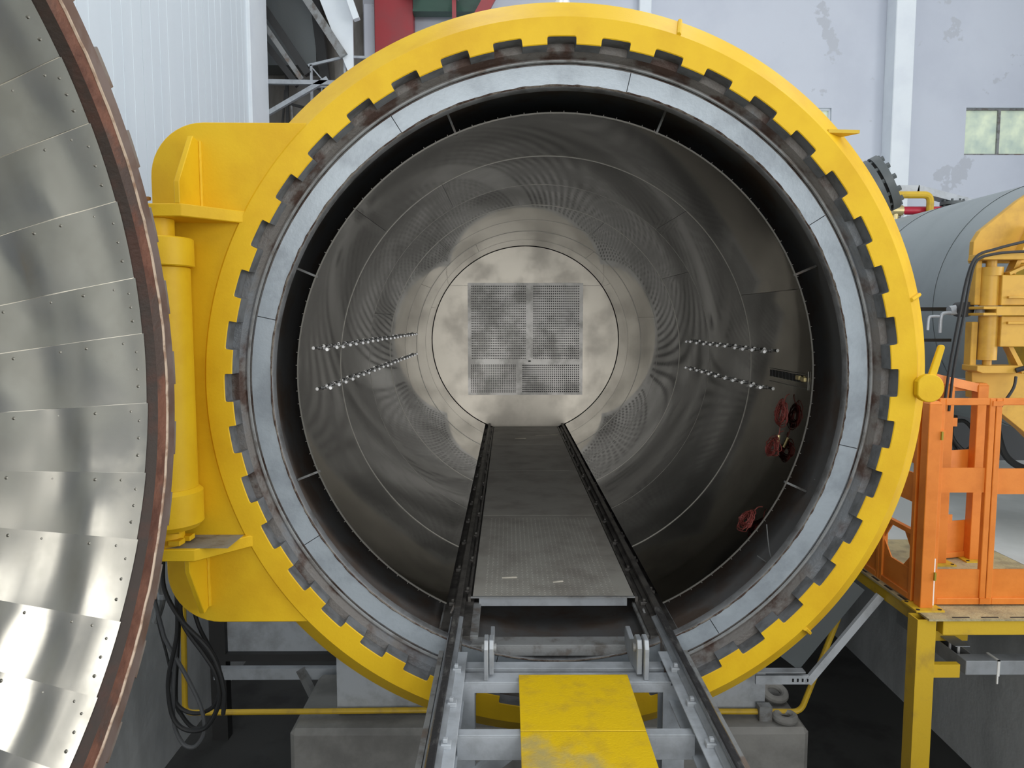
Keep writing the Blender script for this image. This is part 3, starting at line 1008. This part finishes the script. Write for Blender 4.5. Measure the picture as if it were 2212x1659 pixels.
# lifting eyes on the pier
def eye(x, y, R, label, tilt):
    e = thing('lifting_eye', label, 'lifting eye', (x, y, -2.485), 0, 'lifting eyes on the pier')
    t = MB()
    prof = [(R+.03*cos(a), .03*sin(a)) for a in [2*PI*i/10 for i in range(10)]]
    t.lathe(prof, 24, ax='z', close=True)
    o = t.build('ring', PIERM, e)
    o.location = (0, 0, .035+R*sin(tilt))
    o.rotation_euler = (tilt, 0, .3)
eye(1.70, 1.50, .075, 'grey ring half upright on the rear of the concrete block, right of the saddle', .35)
eye(1.67, 1.20, .06, 'flat grey ring lying on the front of the concrete block', .0)
# cabinet frame behind
sf = thing('steel_frame', 'dark steel frame with a grey sheet, standing in the pit behind the hinge plate', 'frame', (-2.2, 2.2, PZ))
sf.location = (0, 0, 0)
MB().box(-2.77, -2.64, 2.2, 2.3, PZ, -1.5).build('post', DSTEEL, sf, smooth=False)
MB().box(-1.72, -1.62, 2.2, 2.3, PZ, -1.5).build('post', DSTEEL, sf, smooth=False)
MB().box(-2.64, -1.72, 2.2, 2.27, -2.51, -2.45).build('rail', DSTEEL, sf, smooth=False)
MB().box(-2.64, -1.72, 2.26, 2.28, -2.45, -1.5).build('sheet', GREY, sf, smooth=False)
MB().box(-2.72, -1.55, 2.14, 2.2, -2.64, -2.545).build('angle_beam', GREY, sf, smooth=False)
MB().bar((-2.0, 2.14, -2.55), (-1.75, 2.0, -2.95), .05, .06).build('brace', GREYD, sf, smooth=False)
# hoses looping down behind the hinge plate
HOSES = [
 ([(-2.224, .3, -1.0), (-2.224, .3, -1.181), (-2.137, .3, -1.361), (-1.991, .3, -1.527), (-1.93, .3, -1.663), (-1.905, .3, -1.801), (-1.917, .3, -1.923)], .013, HOSEM, 'black hose making the outer right side of the hanging bundle'),
 ([(-2.146, .335, -1.2), (-2.146, .335, -1.39), (-2.029, .335, -1.581), (-1.973, .335, -1.68), (-1.948, .335, -1.796), (-1.959, .335, -1.896), (-2.022, .335, -2.012), (-2.097, .335, -2.043), (-2.178, .335, -2.02), (-2.227, .335, -1.942), (-2.243, .335, -1.795), (-2.231, .335, -1.68), (-2.178, .335, -1.451), (-2.17, .335, -1.2)], .013, HOSEM, 'black hose loop of middle length in the hanging bundle'),
 ([(-2.33, .37, -1.2), (-2.282, .37, -1.435), (-2.256, .37, -1.527), (-2.159, .37, -1.713), (-2.084, .37, -1.884), (-2.058, .37, -2.001), (-2.065, .37, -2.087), (-2.116, .37, -2.158), (-2.176, .37, -2.15), (-2.218, .37, -2.079), (-2.236, .37, -1.977), (-2.228, .37, -1.774), (-2.193, .37, -1.435), (-2.19, .37, -1.2)], .012, mat('mid_grey_hose', rgb(84, 86, 88), .6), 'dark grey hose hanging lowest, its loop crossing the bundle diagonally'),
 ([(-2.2, .405, -1.2), (-2.201, .405, -1.435), (-2.216, .405, -1.636), (-2.243, .405, -1.831), (-2.227, .405, -1.918), (-2.169, .405, -1.965), (-2.094, .405, -1.973), (-2.025, .405, -1.942), (-1.985, .405, -1.879), (-1.975, .405, -1.808), (-2.001, .405, -1.699), (-2.043, .405, -1.598), (-2.17, .405, -1.42), (-2.2, .405, -1.25)], .012, HOSEM, 'black hose making the highest loop of the hanging bundle'),
 ([(-2.2, .44, -1.2), (-2.214, .44, -1.465), (-2.249, .44, -1.889), (-2.216, .44, -2.008), (-2.143, .44, -2.088), (-2.06, .44, -2.06), (-1.99, .44, -1.9), (-1.99, .44, -1.7), (-2.1, .44, -1.45), (-2.15, .44, -1.2)], .012, HOSEM, 'rearmost black hose in the hanging bundle against the pit wall'),
 ([(-2.36, .475, -1.2), (-2.353, .475, -1.433), (-2.315, .475, -1.621), (-2.29, .475, -1.764), (-2.283, .475, -1.875), (-2.26, .475, -1.98)], .008, HOSEM, 'thin black cable down the left side of the hanging bundle'),
 ([(-2.16, .51, -1.2), (-2.144, .51, -1.432), (-2.099, .51, -1.567), (-2.073, .51, -1.686), (-2.05, .51, -1.8)], .008, HOSEM, 'thin black cable close under the hinge plate edge'),
]
for pts, r, mt, lab in HOSES:
    tag(MB().tube(pts, r, 8, sm=6).build('hose', mt), lab, 'hose', 'hoses looped under the hinge plate')
gh = thing('grey_hose', 'thick grey hose with a pale clamp beside the open door rim', 'hose', (0, 0, 0))
MB().tube([(-2.36, .545, -1.0), (-2.362, .545, -1.224), (-2.353, .545, -1.303), (-2.368, .545, -1.382), (-2.403, .545, -1.478)], .022, 10, sm=6).build('tube', HOSEG, gh)
MB().cyl((-2.352, .545, -1.30), (-2.355, .545, -1.33), .03, 12).build('clamp', BARE, gh)
# sloping cable tray on the right
ct = thing('sloping_cable_tray', 'grey cable tray sloping up beside the lower right of the yellow ring', 'cable tray', (0, 0, 0))
MB().bar((1.60, 1.0, -1.95), (2.02, 1.0, -1.40), .16, .05, upv=(0, 1, 0)).build('cover', DARKG, ct, smooth=False)
MB().bar((1.705, .93, -2.06), (2.165, .93, -1.47), .05, .03, upv=(0, 1, 0)).build('side_rail', GREY, ct, smooth=False)
MB().box(1.36, 1.72, .92, .94, -2.07, -2.01).build('foot_rail', GREY, ct, smooth=False)
MB().box(1.36, 1.68, .90, .96, -1.985, -1.975).build('foot_rail', BARE, ct, smooth=False)
for i in range(4):
    MB().box(1.60+i*.032, 1.61+i*.032, .915, .921, -2.05, -2.03).build('slot', BLACK, ct, smooth=False)
tag(MB().box(2.05, 2.25, 3.3, 3.5, PZ, -1.9).build('pit_post', mat('brown_post', rgb(96, 72, 60), .8), smooth=False), 'dim brown post standing far back in the pit', 'post')

# ================================================================== PLATFORM AND FENCE
pf = thing('platform', 'dusty yellow steel platform with a tread deck and post over the right of the pit', 'platform', (2.2, .4, PZ))
pf.location = (0, 0, 0)
MB().box(2.17, 3.385, .375, 1.945, FZ-.012, FZ).build('deck_plate', DECKM, pf, smooth=False)
MB().box(2.26, 3.385, .385, .45, FZ-.10, FZ-.012).build('front_beam', YEL2, pf, smooth=False, bevel=.003)
MB().box(2.19, 2.25, .52, 1.94, FZ-.10, FZ-.012).build('side_beam', YEL2, pf, smooth=False, bevel=.003)
m = MB().box(2.115, 2.225, .395, .402, PZ, FZ-.012).box(2.115, 2.122, .402, .50, PZ, FZ-.012).box(2.218, 2.225, .402, .5, PZ, FZ-.012).box(2.122, 2.218, .493, .5, PZ, FZ-.012)
m.build('post', YEL2, pf, smooth=False)
MB().box(2.225, 2.40, .43, .47, -1.78, -1.70).build('bracket', YEL2, pf, smooth=False)
MB().box(2.40, 2.66, .78, .80, -1.71, -1.645).build('bracket', YEL2, pf, smooth=False)
for i in range(16):
    a = .5+i*.17
    MB().box(2.185, 2.20, a, a+.09, FZ, FZ+.002).build('deck_slot', BLK, pf, smooth=False)
for i in range(7):
    a = 2.32+i*.17
    MB().box(a, a+.10, .395, .405, FZ, FZ+.002).build('deck_slot', BLK, pf, smooth=False)

def fence_panel(name, label, loc, rz, w, levels, chamfer=False, tops=True):
    e = thing(name, label, 'fence', loc, rz, 'orange safety fence panels')
    t = .036
    H = 1.27
    for nm, x0, x1 in (('stile', 0, t), ('stile', w-t, w)):
        MB().box(x0, x1, -.018, .018, .01, H).build(nm, ORANGE, e, smooth=False, bevel=.003)
    MB().box(t, w-t, -.018, .018, H-.04, H).build('top_rail', ORANGE, e, smooth=False, bevel=.003)
    MB().box(t, w-t, -.018, .018, .01, .05).build('bottom_rail', ORANGE, e, smooth=False, bevel=.003)
    for z0, z1 in levels:
        MB().box(t, w-t, -.006, .006, z0, z1).build('infill_plate', ORANGE, e, smooth=False)
    if chamfer:
        MB().box(t, w-t, -.015, .015, .42, .45).build('mid_rail', ORANGE, e, smooth=False)
        for x, s_ in ((t, 1), (w-t, -1)):
            MB().prism([(x, .42), (x+s_*.09, .42), (x, .31)], 'y', -.004, .004).build('corner_gusset', ORANGE, e, smooth=False)
            MB().prism([(x, .20), (x+s_*.09, .20), (x, .29)], 'y', -.004, .004).build('corner_gusset', ORANGE, e, smooth=False)
    return e
fy = .59
fa = fence_panel('safety_fence', 'front orange fence panel next to the corner post', (2.285, fy, FZ), 0, .335, [(.05, .225), (.70, .85)])
fb = fence_panel('safety_fence', 'front orange fence panel at the right, second from the corner post', (2.624, fy, FZ), 0, .335, [(.05, .225), (.69, .845)])
fc = fence_panel('safety_fence', 'side orange fence panel with corner gussets, first behind the corner post', (2.215, .63, FZ), PI/2, .40, [(.05, .20), (.62, .80), (.86, 1.0)], True)
fd = fence_panel('safety_fence', 'side orange fence panel farther back beside the yellow ring', (2.215, 1.035, FZ), PI/2, .40, [(.05, .20), (.62, .80)], True)
fe = fence_panel('safety_fence', 'back side fence panel running between the two rear orange posts', (2.84, 1.45, FZ), rad(14), .28, [(.05, .28), (.62, .80)])
MB().box(.315, .375, -.024, -.018, 1.225, 1.255).build('joint_strap', ORANGE, fa, smooth=False)
MB().box(.30, .36, -.024, -.018, .015, .05).build('joint_strap', ORANGE, fa, smooth=False)
for z in (.19, 1.06):
    MB().box(-.05, .035, -.028, -.018, z-.022, z+.022).build('hinge_tab', ORANGE, fa, smooth=False)
    MB().cyl((-.02, -.034, z), (-.02, -.028, z), .009, 8).build('bolt', CHROME, fa)
def fpost(x, y, top, label, base=True):
    e = thing('fence_post', label, 'fence post', (x, y, FZ), 0, 'orange fence posts')
    s_ = .038
    m = MB().box(-s_, s_, -s_, s_, .008, top)
    m.add([(-s_, -s_, top), (s_, -s_, top), (s_, s_, top), (-s_, s_, top), (-s_*.7, -s_*.7, top+.018), (s_*.7, -s_*.7, top+.018), (s_*.7, s_*.7, top+.018), (-s_*.7, s_*.7, top+.018)],
          [(0, 1, 5, 4), (1, 2, 6, 5), (2, 3, 7, 6), (3, 0, 4, 7), (4, 5, 6, 7)])
    m.build('tube', ORANGE, e, smooth=False, bevel=.003)
    if base:
        MB().box(-.085, .085, -.085, .085, 0, .010).build('base_plate', YEL2, e, smooth=False)
        for a, c in ((-.065, -.065), (.065, -.065), (-.065, .065), (.065, .065)):
            MB().cyl((a, c, .010), (a, c, .012), .012, 8).build('bolt_hole', BLACK, e)
    return e
p1 = fpost(2.235, .56, 1.24, 'corner orange post at the front edge of the platform')
MB().box(.034, .044, -.050, -.038, .18, .23).build('latch', mat('green_yellow_stain', rgb(150, 140, 40), .6), p1, smooth=False)
MB().box(.034, .044, -.050, -.038, 1.03, 1.08).build('latch', MATS['green_yellow_stain'], p1, smooth=False)
MB().box(.048, .066, .0, .002, .01, .30).build('measuring_strip', WPLAST, p1, smooth=False)
p2 = fpost(2.80, 1.38, 1.27, 'rear orange post, the left of the two seen through the front panel')
p3 = fpost(3.09, 1.46, 1.27, 'rear orange post, the right of the two seen through the front panel')
for p in (p2, p3):
    for z in (.33, 1.02):
        MB().box(.038, .07, -.03, -.022, z-.03, z+.03).build('lug', ORANGE, p, smooth=False)
tag(MB().bar((2.24, .60, FZ+1.20), (2.24, 2.1, FZ+1.20), .035, .05).build('fence_rail', ORANGE, smooth=False), 'orange top rail running back along the platform edge', 'rail')
tag(MB().bar((2.70, 1.36, FZ+1.33), (3.12, 1.46, FZ+1.24), .03, .06).build('fence_rail', ORANGE, smooth=False), 'orange rail joining the tops of the two rear posts', 'rail')

# galvanised cable trunking under the deck
tk = thing('cable_trunking', 'pale grey L-shaped cable trunking with a lifted lid under the platform', 'cable trunking', (2.5, .5, -1.8))
tk.location = (0, 0, 0)
MB().box(2.48, 3.385, .50, .60, -1.80, -1.712).build('trunk', BARE, tk, smooth=False, bevel=.003)
m = MB().box(2.48, 2.487, .60, 1.3, -1.80, -1.715).box(2.573, 2.58, .60, 1.3, -1.80, -1.715).box(2.48, 2.58, .60, 1.3, -1.806, -1.80)
m.build('trunk', BARE, tk, smooth=False)
MB().bar((2.53, .62, -1.675), (2.53, 1.3, -1.695), .09, .006).build('lid', BARE, tk, smooth=False)
m = MB()
for y in (.66, .75):
    m.cyl((2.53, y, -1.80), (2.53, y, -1.68), .008, 8)
m.build('lid_screw', CHROME, tk)
MB().tube([(2.53, 1.2, -1.76), (2.53, .9, -1.75), (2.53, .66, -1.77), (2.60, .56, -1.77)], .012, 7, sm=4).build('cable', HOSEM, tk)
m = MB().box(2.668, 2.682, .494, .50, -1.806, -1.706).box(2.668, 2.682, .494, .606, -1.712, -1.706).box(2.663, 2.672, .488, .496, -1.85, -1.80)
m.build('cable_tie', WPLAST, tk, smooth=False)

# ================================================================== SECOND AUTOCLAVE
a2 = thing('second_autoclave', 'smaller grey cylindrical autoclave behind the orange fence, with a yellow hinge', 'autoclave', (4.97, 1.6, .45))
ys = [.35, 1.7, 3.1, 4.5, 5.9, 7.2]
for i in range(5):
    MB().lathe([(1.205, ys[i]), (1.20, ys[i]+.02), (1.20, ys[i+1]+.01)], 72).build('cladding_sheet', TANK, a2)
MB().lathe([(1.2, 7.2), (1.1, 7.45), (.8, 7.65), (.01, 7.75)], 48).build('head', TANK, a2)
MB().lathe([(1.10, .05), (1.36, .0), (1.44, .12), (1.44, .34), (1.2, .40)], 72).build('locking_ring', YEL2, a2)
for y in (4.2, 6.5):
    MB().box(-1.0, 1.0, y, y+.25, -1.85, -.6).build('saddle', DSTEEL, a2, smooth=False)
MB().box(-1.18, -1.1, 3.9, 7.2, -1.85, -.55).build('skirt', DARKG, a2, smooth=False)
MB().box(-1.9, 3.2, 3.65, 3.72, -1.85, -.70).build('added_dark_sheet', mat('added_sheet_dark_grey', rgb(66, 68, 70), .7), a2, smooth=False)  # added sheet, coloured dark to stand in for the darkness under the vessel
m = MB()
for i in range(6):
    m.box(-1.13-.0, -1.115, 1.0+i*.62, 1.12+i*.62, .415, .425)
# yellow hinge in world coordinates relative to the empty
def L(x, y, z):
    return (x-4.97, y-1.6, z-.45)
hg = empty('hinge', (0, 0, 0))
hg.parent = a2
def hbox(name, x0, x1, y0, y1, z0, z1, bev=.004):
    p, q_ = L(x0, y0, z0), L(x1, y1, z1)
    return MB().box(p[0], q_[0], p[1], q_[1], p[2], q_[2]).build(name, YOCH, hg, smooth=False, bevel=bev)
def hprism(name, poly, y0, y1):
    return MB().prism([(x-4.97, z-.45) for x, z in poly], 'y', y0-1.6, y1-1.6).build(name, YOCH, hg, smooth=False, bevel=.003)
hprism('back_plate', [(3.045, .74), (3.048, .891), (3.09, .965), (3.349, 1.18), (3.75, 1.45), (3.75, .74)], 1.56, 1.61)
hprism('gusset', [(3.02, .752), (3.03, .795), (3.33, .795), (3.33, .752)], 1.40, 1.58)
hbox('back_plate', 3.04, 3.08, 1.5, 1.58, .44, .752)
hbox('back_plate', 3.03, 3.075, 1.5, 1.58, -.03, .32)
def hcy(name, x, y, z0, z1, r):
    p = L(x, y, z0)
    q_ = L(x, y, z1)
    return MB().cyl(p, q_, r, 24).build(name, YOCH, hg)
hcy('pin', 3.145, 1.50, .69, .755, .035)
hcy('collar', 3.15, 1.50, .645, .705, .072)
hcy('tube', 3.14, 1.50, .434, .645, .062)
hcy('tube', 3.145, 1.50, .05, .362, .064)
hcy('pin', 3.15, 1.50, -.01, .05, .03)
hbox('arm_box', 3.175, 3.75, 1.42, 1.58, .436, .648)
hbox('arm_box', 3.185, 3.75, 1.42, 1.58, .146, .360)
hbox('arm_rib', 3.215, 3.75, 1.40, 1.42, .484, .50, .002)
hbox('arm_rib', 3.22, 3.75, 1.40, 1.42, .305, .322, .002)
hbox('band', 3.12, 3.75, 1.38, 1.60, .364, .428)
hbox('fork', 3.03, 3.125, 1.38, 1.60, .408, .428)
hbox('fork', 3.03, 3.125, 1.38, 1.60, .364, .384)
MB().cyl(L(3.075, 1.49, .37), L(3.075, 1.49, .42), .03, 12).build('pin', GREYD, hg)
hprism('gusset', [(3.02, .012), (3.02, -.025), (3.06, -.04), (3.30, -.04), (3.34, -.01), (3.34, .012)], 1.40, 1.58)
hprism('lower_plate', [(3.06, -.04), (3.36, -.04), (3.75, -.10), (3.75, -.75), (3.45, -.465), (3.19, -.262), (3.07, -.225)], 1.52, 1.60)
MB().bar(L(3.36, 1.45, .72), L(3.22, 1.45, .655), .08, .02).build('web', YOCH, hg, smooth=False)
MB().bar(L(3.42, 1.50, 1.0), L(3.28, 1.50, .66), .08, .03).build('web', YOCH, hg, smooth=False)
MB().bar(L(3.29, 1.50, .15), L(3.40, 1.50, -.04), .07, .03).build('web', YOCH, hg, smooth=False)
# hydraulic hoses at the hinge
for i, (pts, r, lab) in enumerate((
    ([(3.40, 1.32, .90), (3.229, 1.3, .864), (3.036, 1.3, .814), (2.912, 1.3, .765), (2.855, 1.3, .621), (2.815, 1.3, .369), (2.765, 1.3, .0), (2.74, 1.3, -.3)], .010, 'black hydraulic hose arching left over the second hinge, outer one'),
    ([(3.40, 1.34, .80), (3.229, 1.34, .80), (3.06, 1.34, .785), (2.94, 1.34, .74), (2.90, 1.34, .60), (2.87, 1.34, .369), (2.82, 1.34, .0), (2.80, 1.34, -.3)], .010, 'black hydraulic hose arching left over the second hinge, inner one'),
    ([(3.28, 1.38, -.02), (3.36, 1.36, .0), (3.45, 1.36, -.05), (3.6, 1.36, -.06)], .018, 'thick black hose at the lower gusset of the second hinge'),
    ([(3.27, 1.36, -.06), (3.25, 1.35, -.14), (3.19, 1.35, -.24), (3.13, 1.35, -.33)], .010, 'short black hose hanging below the second hinge'))):
    tag(MB().tube(pts, r, 7, sm=6).build('hydraulic_hose', HOSEM), lab, 'hose', 'hydraulic hoses at the second hinge')
tag(MB().tube([(3.86, 3.0, -.55), (3.80, 2.95, -.72), (3.90, 2.9, -.86), (4.02, 2.95, -.74), (3.94, 3.0, -.60), (3.82, 3.0, -.66), (3.88, 2.95, -.92), (4.0, 2.9, -1.02)], .018, 7, sm=6).build('tangled_hose', HOSEM), 'tangled black hose under the second vessel, seen between the rear orange posts', 'hose')
tag(MB().tube([(3.95, 2.6, -.35), (3.98, 2.6, -.60), (4.08, 2.6, -.86), (4.30, 2.6, -.98), (4.60, 2.6, -.98)], .03, 8, sm=6).build('thick_hose', HOSEM), 'thick black hose bending to the right under the second vessel, right of the rear posts', 'hose')
# pipes above the second vessel
rp = thing('red_pipe', 'red pipe with grey bolted flange above the second vessel', 'pipe', (4.8, 6, 1.745))
rp.location = (0, 0, 0)
MB().cyl((4.82, 6, 1.745), (5.60, 6, 1.745), .052, 14).build('run', REDPIPE, rp)
MB().cyl((5.50, 6, 1.76), (5.50, 6, 1.80), .15, 20).build('flange', DARKG, rp)
MB().cyl((5.50, 6, 1.815), (5.50, 6, 1.855), .15, 20).build('flange', DARKG, rp)
for i in range(8):
    a = 2*PI*i/8+.2
    MB().cyl((5.5+.12*cos(a), 6+.12*sin(a), 1.74), (5.5+.12*cos(a), 6+.12*sin(a), 1.885), .014, 6).build('bolt', DARKG, rp)
MB().cyl((5.50, 6, 1.55), (5.50, 6, 1.80), .06, 14).build('riser', DARKG, rp)
MB().cyl((4.70, 6, 1.745), (4.84, 6, 1.745), .07, 12).build('valve_body', BRASS, rp)
MB().cyl((4.75, 6, 1.50), (4.75, 6, 2.02), .05, 12).build('valve_stem', BRASS, rp)
MB().cyl((4.80, 6, 1.56), (4.80, 6, 1.59), .09, 12).build('flange', DARKG, rp)
MB().bar((4.86, 6, 1.72), (4.79, 6, 1.55), .05, .03).build('stay', GREY, rp, smooth=False)
yp = thing('yellow_pipe', 'short yellow elbow pipe above the second vessel, in front of the white pilaster', 'pipe', (0, 0, 0))
pipe_part([(4.60, 5.9, 1.93), (5.15, 5.9, 1.93), (5.15, 5.9, 1.64)], .045, yp, YEL2, 'run', .09)
MB().cyl((5.15, 5.9, 1.63), (5.15, 5.9, 1.67), .12, 18).build('flange', BRASS, yp)
MB().cyl((5.15, 5.9, 1.58), (5.15, 5.9, 1.61), .11, 18).build('flange', DARKG, yp)
MB().cyl((5.15, 5.9, 1.3), (5.15, 5.9, 1.6), .05, 12).build('riser', DARKG, yp)
t2 = thing('high_cable_tray', 'grey cable tray bending down above the second vessel', 'cable tray', (0, 0, 0))
MB().bar((4.5, 6.1, 2.02), (5.06, 6.1, 2.02), .2, .10).build('trunk', BARE, t2, smooth=False)
MB().bar((5.04, 6.1, 2.03), (6.2, 6.1, 1.74), .2, .09).build('trunk', GREY, t2, smooth=False)
# valve pipework beside the second vessel
vs_ = thing('side_valve', 'silver valve body with bent levers beside the second vessel, left of its hinge', 'valve', (0, 0, 0))
MB().cyl((2.93, 1.62, .40), (3.06, 1.62, .42), .035, 12).build('body', BARE, vs_)
MB().tube([(2.86, 1.6, .24), (2.865, 1.6, .36), (2.90, 1.6, .385), (2.98, 1.6, .385)], .012, 8, sm=4).build('lever', BARE, vs_)
MB().tube([(2.77, 1.6, .26), (2.775, 1.6, .345), (2.80, 1.6, .36), (2.85, 1.6, .36)], .010, 8, sm=4).build('lever', BARE, vs_)
MB().cyl((3.02, 1.55, .41), (3.02, 1.66, .41), .055, 12).build('knob', DSTEEL, vs_)
tag(MB().bar((2.35, 2.2, .42), (3.3, 2.2, .42), .02, .03).build('conduit', DSTEEL, smooth=False), 'upper dark conduit running level beside the second vessel', 'conduit', 'conduits beside the second vessel')
tag(MB().bar((2.35, 2.2, .17), (3.3, 2.2, .17), .02, .025).build('conduit', DSTEEL, smooth=False), 'lower dark conduit running level beside the second vessel', 'conduit', 'conduits beside the second vessel')
tag(MB().tube([(2.52, 2.15, .15), (2.51, 2.15, -.1), (2.48, 2.15, -.45)], .02, 8, sm=4).build('blue_hose', BLUEM), 'blue hose hanging from the lower conduit', 'hose')
tag(MB().box(2.3, 3.9, 2.9, 3.0, -.42, -.20).build('duct', GREY, smooth=False), 'horizontal grey duct below the second vessel behind the lever handle', 'duct')

# ================================================================== NOOK AND CRANE
def nook(name, label, cat, parts):
    e = thing(name, label, cat, (0, 0, 0))
    for nm, p0_, p1_, w, h, mt in parts:
        MB().bar(p0_, p1_, w, h, upv=(0, 1, 0)).build(nm, mt, e, smooth=False)
    return e
nook('stair_stringer', 'dark sloping steel channel pair high in the grimy nook', 'stair', [
    ('channel', (-4.40, 9.0, 5.60), (-3.60, 9.0, 4.40), .12, .10, DSTEEL),
    ('channel', (-4.45, 9.0, 5.40), (-3.70, 9.0, 4.30), .08, .12, GREYD),
    ('channel', (-4.50, 9.0, 5.15), (-3.78, 9.0, 4.22), .10, .08, DSTEEL)])
tag(MB().bar((-3.60, 9.5, 5.9), (-3.42, 9.5, 4.3), .16, .12, upv=(0, 1, 0)).build('nook_column', DSTEEL, smooth=False), 'dark leaning steel member between the sloping beams in the nook', 'column')
tag(MB().box(-3.32, -3.15, 9.7, 9.9, FZ, 6.5).build('nook_post', NOOKM, smooth=False), 'weathered upright post at the back of the nook', 'post')
tag(MB().box(-4.70, -3.62, 9.62, 10.15, 4.75, 6.6).build('nook_duct', mat('dull_grey_sheet', rgb(120, 124, 124), .4, .5), smooth=False), 'big dull grey sheet duct high in the nook', 'duct')
nook('diagonal_brace', 'pale flat diagonal brace running down in front of the nook wall', 'brace', [
    ('flat', (-4.55, 8.9, 7.04), (-2.98, 8.9, 4.66), .13, .05, GREYD)])
tag(MB().prism([(-4.39, 8.2), (-2.84, 8.2), (-2.84, 4.45), (-2.94, 4.45)], 'y', 8.95, 9.0).build('white_sheet', TRIMW, smooth=False), 'white sheet filling the corner right of the diagonal brace', 'sheet')
nook('gutter', 'white box gutter end high beside the red column', 'gutter', [
    ('gutter', (-3.6, 8.8, 7.69), (-2.74, 8.8, 5.20), .10, .12, TRIMW)])
nook('wall_bracket', 'pale triangular steel bracket fixed to the white corner trim', 'bracket', [
    ('plate', (-4.27, 8.7, 3.5), (-4.27, 8.7, 4.4), .09, .03, TRIMW),
    ('arm', (-4.27, 8.65, 4.17), (-3.0, 8.65, 4.15), .07, .07, BARE),
    ('stay', (-4.27, 8.65, 3.62), (-3.20, 8.65, 4.22), .07, .07, BARE)])
nook('handrail', 'thin pale handrail on posts in front of the nook', 'handrail', [
    ('rail', (-3.60, 9.0, 4.54), (-2.99, 9.0, 4.68), .04, .04, BARE),
    ('rail', (-2.99, 9.0, 4.68), (-2.2, 9.0, 4.66), .04, .04, BARE),
    ('rail', (-3.55, 9.0, 4.20), (-2.6, 9.0, 4.20), .04, .04, BARE),
    ('post', (-3.55, 9.0, 4.55), (-3.55, 9.0, 3.6), .04, .04, BARE),
    ('post', (-2.99, 9.0, 4.68), (-2.99, 9.0, 3.6), .04, .04, BARE),
    ('stay', (-3.53, 9.0, 4.50), (-3.36, 9.0, 4.30), .02, .02, BARE),
    ('stay', (-3.36, 9.0, 4.30), (-3.42, 9.0, 3.9), .02, .02, BARE)])
nook('cage_frame', 'dark pipe frame low in the nook behind the bracket', 'frame', [
    ('pipe', (-4.02, 9.2, 4.45), (-3.45, 9.2, 4.22), .05, .05, DSTEEL),
    ('pipe', (-4.02, 9.2, 4.45), (-4.02, 9.2, FZ), .05, .05, DSTEEL),
    ('pipe', (-4.0, 9.2, 3.98), (-3.5, 9.2, 3.86), .04, .04, DSTEEL),
    ('pipe', (-4.05, 9.2, 4.2), (-4.15, 9.2, 3.3), .03, .03, DSTEEL),
    ('pipe', (-3.95, 9.2, 4.0), (-3.92, 9.2, 3.3), .03, .03, GREYD)])
tag(MB().box(-2.636, -1.95, 9.85, 10.1, FZ, 7.4).build('red_column', REDM, smooth=False, bevel=.01), 'broad red steel column against the back wall', 'column')
m = MB().cyl((-2.1, 9.7, 6.12), (-1.8, 9.7, 6.12), .16, 20)
tag(m.build('round_lamp', DARKG), 'dark round fitting at the top right of the red column', 'lamp')
cr = thing('crane_beam', 'dark green crane beam with ribs high on the back wall', 'crane', (0, 0, 0))
MB().box(-1.94, -.76, 9.75, 9.95, 5.69, 7.3).build('web', GREEN, cr, smooth=False)
MB().box(-1.94, -.76, 9.70, 9.75, 5.98, 6.04).build('rib', GREEN, cr, smooth=False)
MB().box(-1.94, -.76, 9.70, 9.75, 5.69, 5.73).build('rib', GREEN, cr, smooth=False)
hk = thing('crane_hook', 'grey crane hook block with a red strap before the green beam', 'hook', (-1.2, 9.4, 5.8))
MB().lathe([(.10+.035*cos(a), .035*sin(a)) for a in [2*PI*i/10 for i in range(10)]], 24, rad(-60), rad(220), close=True).build('hook', DARKG, hk).location = (.0, 0, .05)
MB().box(-.035, .035, .06, .08, -.6, 1.0).build('strap', REDM, hk, smooth=False)
MB().cyl((.0, 0, .15), (.0, 0, .8), .03, 10).build('shank', DARKG, hk)
tag(MB().bar((-.78, 9.6, 5.55), (.22, 9.6, 7.30), .2, .08, upv=(0, 1, 0)).build('red_brace', REDM, smooth=False), 'red diagonal brace at the right end of the green beam', 'brace')
